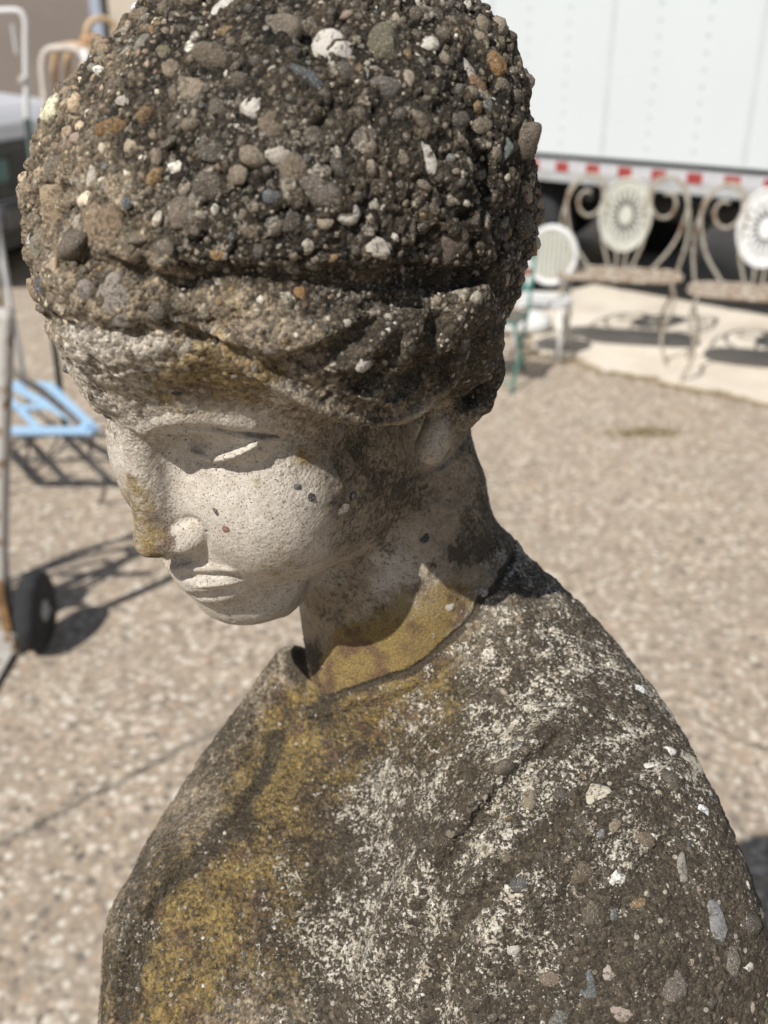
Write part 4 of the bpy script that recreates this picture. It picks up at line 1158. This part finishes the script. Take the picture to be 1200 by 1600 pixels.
# ------------------------------------------------------------------ left side: hand truck, blue grid table, pickup, racks, building
M_TUBE = paint_mat('chalky_white_tube', (0.42, 0.40, 0.37), (0.20, 0.13, 0.08), 0.09)
M_BROWNP = simple('brown_wood', (0.20, 0.115, 0.05), 0.8, 0.35, 25)
M_GREYRIM = simple('grey_rim', (0.30, 0.30, 0.31), 0.5, 0.2, 20)
def hand_truck():
    g = ground_at(66, 1008); o = empty('hand_truck', (g.x, g.y, 0), R(2)); tag(o, 'old white tube hand truck with black rubber wheel at the left edge', 'hand truck')
    Rw = 0.114
    for xw in (0.0, -0.46):
        t = MB().lathe([(-0.026, Rw*0.62), (-0.028, Rw*0.86), (-0.02, Rw*0.97), (0, Rw), (0.02, Rw*0.97), (0.028, Rw*0.86), (0.026, Rw*0.62)], 40, 'x').build('wheel', M_TYRE, o, smooth=True); t.location = (xw, 0, Rw)
        MB().lathe([(-0.022, Rw*0.63), (-0.012, Rw*0.5), (-0.03, Rw*0.2), (-0.034, 0.01)], 24, 'x').lathe([(0.022, Rw*0.63), (0.012, Rw*0.5), (0.03, Rw*0.2), (0.034, 0.01)], 24, 'x').build('rim', M_GREYRIM, t, smooth=True)
    MB().tube([(-0.5, 0, Rw), (0.04, 0, Rw)], 0.008, 8).build('axle', M_GREYRIM, o)
    for xp in (-0.075, -0.375):
        MB().tube(curve([(xp, -0.03, 0.03), (xp, -0.02, 0.2), (xp + 0.045, 0.0, 0.5), (xp + 0.12, 0.05, 0.95)], 2), 0.020, 10).build('upright', M_TUBE, o, smooth=True)
        MB().box(xp - 0.028, xp + 0.028, -0.06, 0.01, 0.0, 0.075).build('foot_bracket', M_TUBE, o, bevel=0.006)
        MB().box(xp - 0.006, xp + 0.021, -0.056, -0.046, 0.08, 0.24).build('wood_packer', M_BROWNP, o, bevel=0.002)
    for z in (0.28, 0.56, 0.84): MB().tube([(-0.385, 0.03, z), (-0.1, 0.03, z)], 0.013, 8).build('cross_tube', M_TUBE, o, smooth=True)
    MB().box(-0.40, -0.06, -0.24, -0.062, 0.012, 0.02).build('toe_plate', M_TUBE, o)
    # spring-like hoops lying over the frame, seen here only by their shadows
    for k in range(3):
        y_ = 0.06 + 0.05 * k
        MB().tube(curve([(-0.40, y_, 0.18 + 0.05 * k), (-0.40, y_ + 0.02, 0.50 + 0.05 * k), (-0.29, y_ + 0.03, 0.64 + 0.05 * k), (-0.17, y_ + 0.02, 0.50 + 0.05 * k), (-0.17, y_, 0.18 + 0.05 * k)]), 0.010, 8).build('hoop', M_TUBE, o, smooth=True)
    MB().box(-0.36, -0.11, 0.05, 0.14, 0.1, 0.29).build('load_box', M_BROWNP, o, bevel=0.006)
hand_truck()

M_BLUE = paint_mat('light_blue_paint', (0.33, 0.50, 0.68), (0.45, 0.58, 0.70), 0.06)
M_LEG = simple('dark_wire', (0.10, 0.09, 0.085), 0.6)
def grid_table():
    zt = 0.30
    a = ground_at(-60, 673, zt); b = ground_at(148, 673, zt); c = ground_at(74, 601, zt); d = ground_at(-120, 601, zt)
    o = empty('blue_grid_table', (a.x, a.y, 0)); tag(o, 'low light blue metal table with open lattice top beside the statue face', 'table')
    L = lambda p: Vector((p.x - a.x, p.y - a.y, zt))
    A, B, C_2, D2 = L(a), L(b), L(c), L(d)
    def rail(p, q, w, name='top_rail', dz=0.0):
        t = (q - p).normalized(); nn = Vector((-t.y, t.x, 0)) * w; z = Vector((0, 0, 0.007)); e = Vector((0, 0, dz))
        MB().add([p+nn-z+e, p-nn-z+e, q-nn-z+e, q+nn-z+e, p+nn+z+e, p-nn+z+e, q-nn+z+e, q+nn+z+e], [(0,1,2,3),(7,6,5,4),(0,4,5,1),(1,5,6,2),(2,6,7,3),(3,7,4,0)]).build(name, M_BLUE, o, bevel=0.002)
    rail(A, B, 0.030); rail(D2, C_2, 0.022, dz=0.001); rail(A, D2, 0.02, dz=0.002); rail(B, C_2, 0.02, dz=0.003)
    for f in (0.45,): rail(A.lerp(D2, f), B.lerp(C_2, f), 0.014, 'slat', 0.004 + f * 0.003)
    for f in (0.2, 0.55):
        rail(A.lerp(B, f + 0.05), D2.lerp(C_2, f + 0.05), 0.013, 'slat', -0.004 - f * 0.003)
    rail(A.lerp(B, 0.97), D2.lerp(C_2, 0.66), 0.018, 'slat', 0.012)
    for p, q in ((A, (0.03, 0.03)), (B, (-0.03, 0.03)), (C_2, (-0.03, -0.03)), (D2, (0.03, -0.03))):
        MB().tube(curve([p, p + Vector((q[0]*2, q[1]*2, -0.10)), p + Vector((-q[0], -q[1], -0.2)), Vector((p.x + q[0], p.y + q[1], 0))]), 0.006, 8).build('leg', M_LEG, o, smooth=True)
    for s_ in (0.3, 0.7):
        MB().tube(curve([A.lerp(D2, s_) + Vector((0.1, 0, -0.2)), A.lerp(D2, s_) + Vector((0.3, 0, -0.05)), B.lerp(C_2, s_) + Vector((-0.25, 0, -0.27)), B.lerp(C_2, s_) + Vector((-0.05, 0, -0.1))]), 0.006, 8).build('stretcher', M_LEG, o, smooth=True)
grid_table()

def sled_frame():
    g = ground_at(-6, 700); o = empty('tube_stand', (g.x, g.y, 0)); tag(o, 'white tube stand rising at the left edge above the blue table', 'tube stand')
    def W(x_, y_, D): # world point on a vertical plane at distance D
        d = Vector((np.array([(x_ - 600) / FPX, (800 - y_) / FPX, -1.0]) @ MW.T).tolist()); return CAM + d * (D / d.y) - Vector((g.x, g.y, 0))
    MB().tube(curve([W(-8, 330, 2.6), W(-4, 430, 2.6), W(0, 500, 2.6), W(3, 560, 2.6), W(26, 588, 2.6), W(60, 606, 2.65), W(100, 640, 2.7), W(124, 662, 2.72)]), 0.011, 8).build('bent_tube', M_TUBE, o, smooth=True)
    MB().tube(curve([W(-8, 330, 2.6), W(-60, 300, 2.6), Vector((W(-140, 330, 2.6).x, 2.6 - g.y, 0.0))]), 0.011, 8).build('support', M_TUBE, o, smooth=True)
sled_frame()

M_CARW = simple('car_white', (0.60, 0.62, 0.67), 0.3, 0.02, 2)
M_GLASS = simple('dark_glass', (0.02, 0.03, 0.035), 0.12, 0.1, 3)
M_GRILLE = simple('grille_dark', (0.02, 0.028, 0.03), 0.5, 0.3, 20)
M_TEALD = simple('teal_lamp', (0.03, 0.12, 0.13), 0.3, 0.2, 20)
def pickup():
    g = ground_at(48, 462); o = empty('pickup_truck', (g.x, g.y + 1.85, 0), R(84)); tag(o, 'white pickup truck with dark grille parked at the far left', 'pickup truck')
    # local: x to the right, y away; the nose is towards the viewer
    Wd = 1.85
    side = [(0.0, 0.45), (0.0, 1.08), (0.12, 1.20), (1.25, 1.34), (1.85, 1.82), (3.2, 1.86), (3.5, 1.26), (5.2, 1.22), (5.2, 0.45)]
    MB().prism(side, -Wd, 0.0, 'x').build('body', M_CARW, o, bevel=0.035)
    MB().prism([(1.40, 1.36), (1.88, 1.76), (3.12, 1.79), (3.38, 1.36)], -Wd - 0.004, 0.004, 'x').build('side_window', M_GLASS, o)
    MB().add([(-Wd+.1, 1.19, 1.255), (-.1, 1.19, 1.255), (-.16, 1.69, 1.69), (-Wd+.16, 1.69, 1.69), (-Wd+.1, 1.3, 1.2), (-.1, 1.3, 1.2), (-.16, 1.8, 1.6), (-Wd+.16, 1.8, 1.6)], [(0,1,2,3),(4,5,6,7),(0,1,5,4),(1,2,6,5),(2,3,7,6),(3,0,4,7)]).build('windscreen', M_GLASS, o)
    gr = MB().box(-Wd + 0.02, -0.004, -0.03, 0.02, 0.62, 1.0).build('grille', M_GRILLE, o, bevel=0.01)
    for k in range(5): MB().box(-Wd + 0.32, -0.32, -0.045, -0.03, 0.69 + k * 0.05, 0.705 + k * 0.05).build('grille_bar', M_GRILLE, gr)
    for x_ in (-Wd + 0.06, -0.28): MB().box(x_, x_ + 0.22, -0.05, -0.02, 0.74, 0.90).build('headlight', M_TEALD, o, bevel=0.02)
    MB().box(-Wd - 0.02, 0.02, -0.12, 0.05, 0.44, 0.60).build('bumper', simple('bumper_grey', (0.07, 0.07, 0.075), 0.5), o, bevel=0.03)
    MB().box(-Wd + 0.05, -0.05, 0.1, 5.1, 0.25, 0.46).build('underbody', M_GRILLE, o)
    for x_ in (-0.12, -Wd + 0.12):
        for y_ in (0.75, 4.2):
            t = MB().lathe([(-0.11, 0.2), (-0.11, 0.31), (-0.07, 0.36), (0.07, 0.36), (0.11, 0.31), (0.11, 0.2)], 32, 'x').build('wheel', M_TYRE, o, smooth=True); t.location = (x_, y_, 0.36)
            MB().lathe([(-0.10, 0.2), (-0.06, 0.17), (-0.07, 0.05), (-0.1, 0.01)], 20, 'x').lathe([(0.10, 0.2), (0.06, 0.17), (0.07, 0.05), (0.1, 0.01)], 20, 'x').build('rim', M_GREYRIM, t, smooth=True)
    MB().box(-0.0, 0.2, 1.35, 1.5, 1.16, 1.32).build('mirror', M_GRILLE, o, bevel=0.02)
pickup()

M_RATTAN = simple('honey_rattan', (0.50, 0.36, 0.22), 0.5, 0.25, 30)
M_RATTANP = simple('pale_rattan', (0.50, 0.45, 0.40), 0.5, 0.15, 30)
def Wp(x_, y_, D):
    d = Vector((np.array([(x_ - 600) / FPX, (800 - y_) / FPX, -1.0]) @ MW.T).tolist()); return CAM + d * (D / d.y)
def rattan_rack():
    D = 4.6; c = Wp(100, 300, D); o = empty('rattan_rack', (c.x, c.y, 0)); tag(o, 'honey coloured rattan rack of nested hoops with a ring on its post, behind the hair', 'rattan rack')
    b = Vector((c.x, c.y, 0))
    for k, (x_, yt, m) in enumerate(((55, 74, M_RATTANP), (74, 70, M_RATTAN), (95, 70, M_RATTAN))):
        DD = D + 0.06 * k
        T = Wp(x_, yt, DD); Lf = T.x + 0.01
        pts = [Vector((Lf + 0.13 * 0, DD, 0.0)), Vector((Lf, DD, 0.7)), Vector((Lf - 0.0, DD, T.z - 0.13)), Vector((Lf + 0.02, DD, T.z - 0.015)), Vector((Lf + 0.09, DD, T.z)), Vector((Lf + 0.20, DD, T.z - 0.01)), Vector((Lf + 0.23, DD, T.z - 0.16)), Vector((Lf + 0.23, DD, 0.7)), Vector((Lf + 0.23, DD, 0.0))]
        MB().tube([p - b for p in curve(pts)], 0.016, 10).build('hoop', m, o, smooth=True)
    P = Wp(127, 100, D - 0.05); MB().tube([Vector((P.x, P.y, 0)) - b, Vector((P.x + 0.01, P.y, P.z)) - b], 0.017, 10).build('post', M_RATTAN, o, smooth=True)
    P = Wp(133, 76, D - 0.05); MB().tube([P - b, P + Vector((0.0, 0, -0.10)) - b], 0.020, 10).build('pale_cap', M_WHITEP, o, smooth=True)
    K = Wp(142, 62, D - 0.05); V, F = ico(2); m = MB(); m.V = [tuple(Vector(v) * 0.04 + K - b) for v in V * (1.2, .8, .7)]; m.F = [tuple(f_) for f_ in F]; m.build('binding', simple('cane_binding', (0.48, 0.27, 0.14), 0.6, 0.3, 80), o, smooth=True)
    Rg = Wp(160, 54, D - 0.05); MB().tube([Rg + Vector((math.cos(q) * 0.062, 0.02 * math.cos(q), math.sin(q) * 0.062)) - b for q in [2*math.pi*k/32 for k in range(32)]], 0.013, 8, True).build('ring', M_RATTAN, o, smooth=True)
    for z in (0.35, 1.28): MB().tube([Wp(50, 0, D).xy.to_3d() + Vector((0, 0.05, z)) - b, Wp(150, 0, D).xy.to_3d() + Vector((0, 0.05, z)) - b], 0.012, 8).build('cross_bar', simple('dark_cane', (0.05, 0.04, 0.03), 0.6), o, smooth=True)
rattan_rack()
def tube_rack():
    D = 3.9; c = Wp(40, 300, D); b = Vector((c.x, c.y, 0)); o = empty('white_tube_rack', tuple(b)); tag(o, 'white bent tube rack with rounded top corner in front of the pickup', 'tube rack')
    MB().tube([p - b for p in curve([Wp(-60, 22, D), Wp(12, 16, D), Wp(33, 17, D), Wp(41, 32, D), Wp(40, 60, D), Wp(41, 110, D), Wp(42, 190, D)])], 0.0115, 8).build('bent_tube', M_WHITEP, o, smooth=True)
    J = Wp(37, 126, D); V, F = ico(2); m = MB(); m.V = [tuple(Vector(v) * 0.02 + J - b) for v in V]; m.F = [tuple(f_) for f_ in F]; m.build('joint', M_TUBE, o, smooth=True)
    p1, p2 = Wp(13, 30, D), Wp(27, 86, D); MB().box(p1.x - b.x, p2.x - b.x, 0.01, 0.03, p2.z, p1.z).build('white_tag', M_WHITEP, o, bevel=0.006)
    p3 = Wp(45, 150, D); MB().tube([Wp(42, 185, D) - b, Vector((c.x + 0.01, D, 0.0)) - b], 0.014, 8).build('lower_post', simple('dark_green_post', (0.02, 0.035, 0.03), 0.5), o, smooth=True)
    MB().tube([p - b for p in (Wp(-60, 22, D), Vector((Wp(-60, 22, D).x, D, 0)))], 0.0115, 8).build('far_post', M_WHITEP, o, smooth=True)
tube_rack()

def building():
    D = 16.0; c = Wp(90, 97, D); o = empty('building', (c.x, c.y, 0)); tag(o, 'plain taupe building wall with a pale downpipe at the upper left', 'building')
    b = Vector((c.x, c.y, 0)); t = NT('taupe_stucco', 0.9, 0.2)
    wm = t.done(t.mix(t.ss(t.noise(0.8, 5), 0.35, 0.7), (0.20, 0.17, 0.15), (0.235, 0.20, 0.18)), t.bump(t.noise(30, 5), 0.01), 0.9)
    e = Wp(185, 97, D)
    ang = -math.atan2(TD.y, TD.x)
    MB().box(-30, e.x - b.x, 0, 8, 0, 6.5).build('wall', wm, o)
    wc = simple('cream_stucco', (0.50, 0.44, 0.36), 0.9, 0.08, 3)
    MB().box(e.x - b.x + 0.002, 12, -0.25, 8, 0, 6.5).build('cream_wing', wc, o)
    q = Wp(163, 97, D); MB().box(q.x - b.x - 0.085, q.x - b.x + 0.085, -0.16, -0.002, 0, 6.3).build('downpipe', simple('pale_blue_pipe', (0.34, 0.38, 0.46), 0.5), o, bevel=0.02)
    MB().box(-30, 12.3, -0.5, 8.3, 6.502, 6.75).build('roof', wc, o)
    w_ = Wp(20, 97, D)
    fr = MB().box(w_.x - b.x - 1.9, w_.x - b.x - 0.4, -0.03, -0.002, 0.9, 2.1).build('window', M_WHITE, o); MB().box(w_.x - b.x - 1.82, w_.x - b.x - 0.48, -0.04, -0.031, 0.98, 2.02).build('pane', M_GLASS, fr)
building()
print('script', round(time.time() - T0, 1))
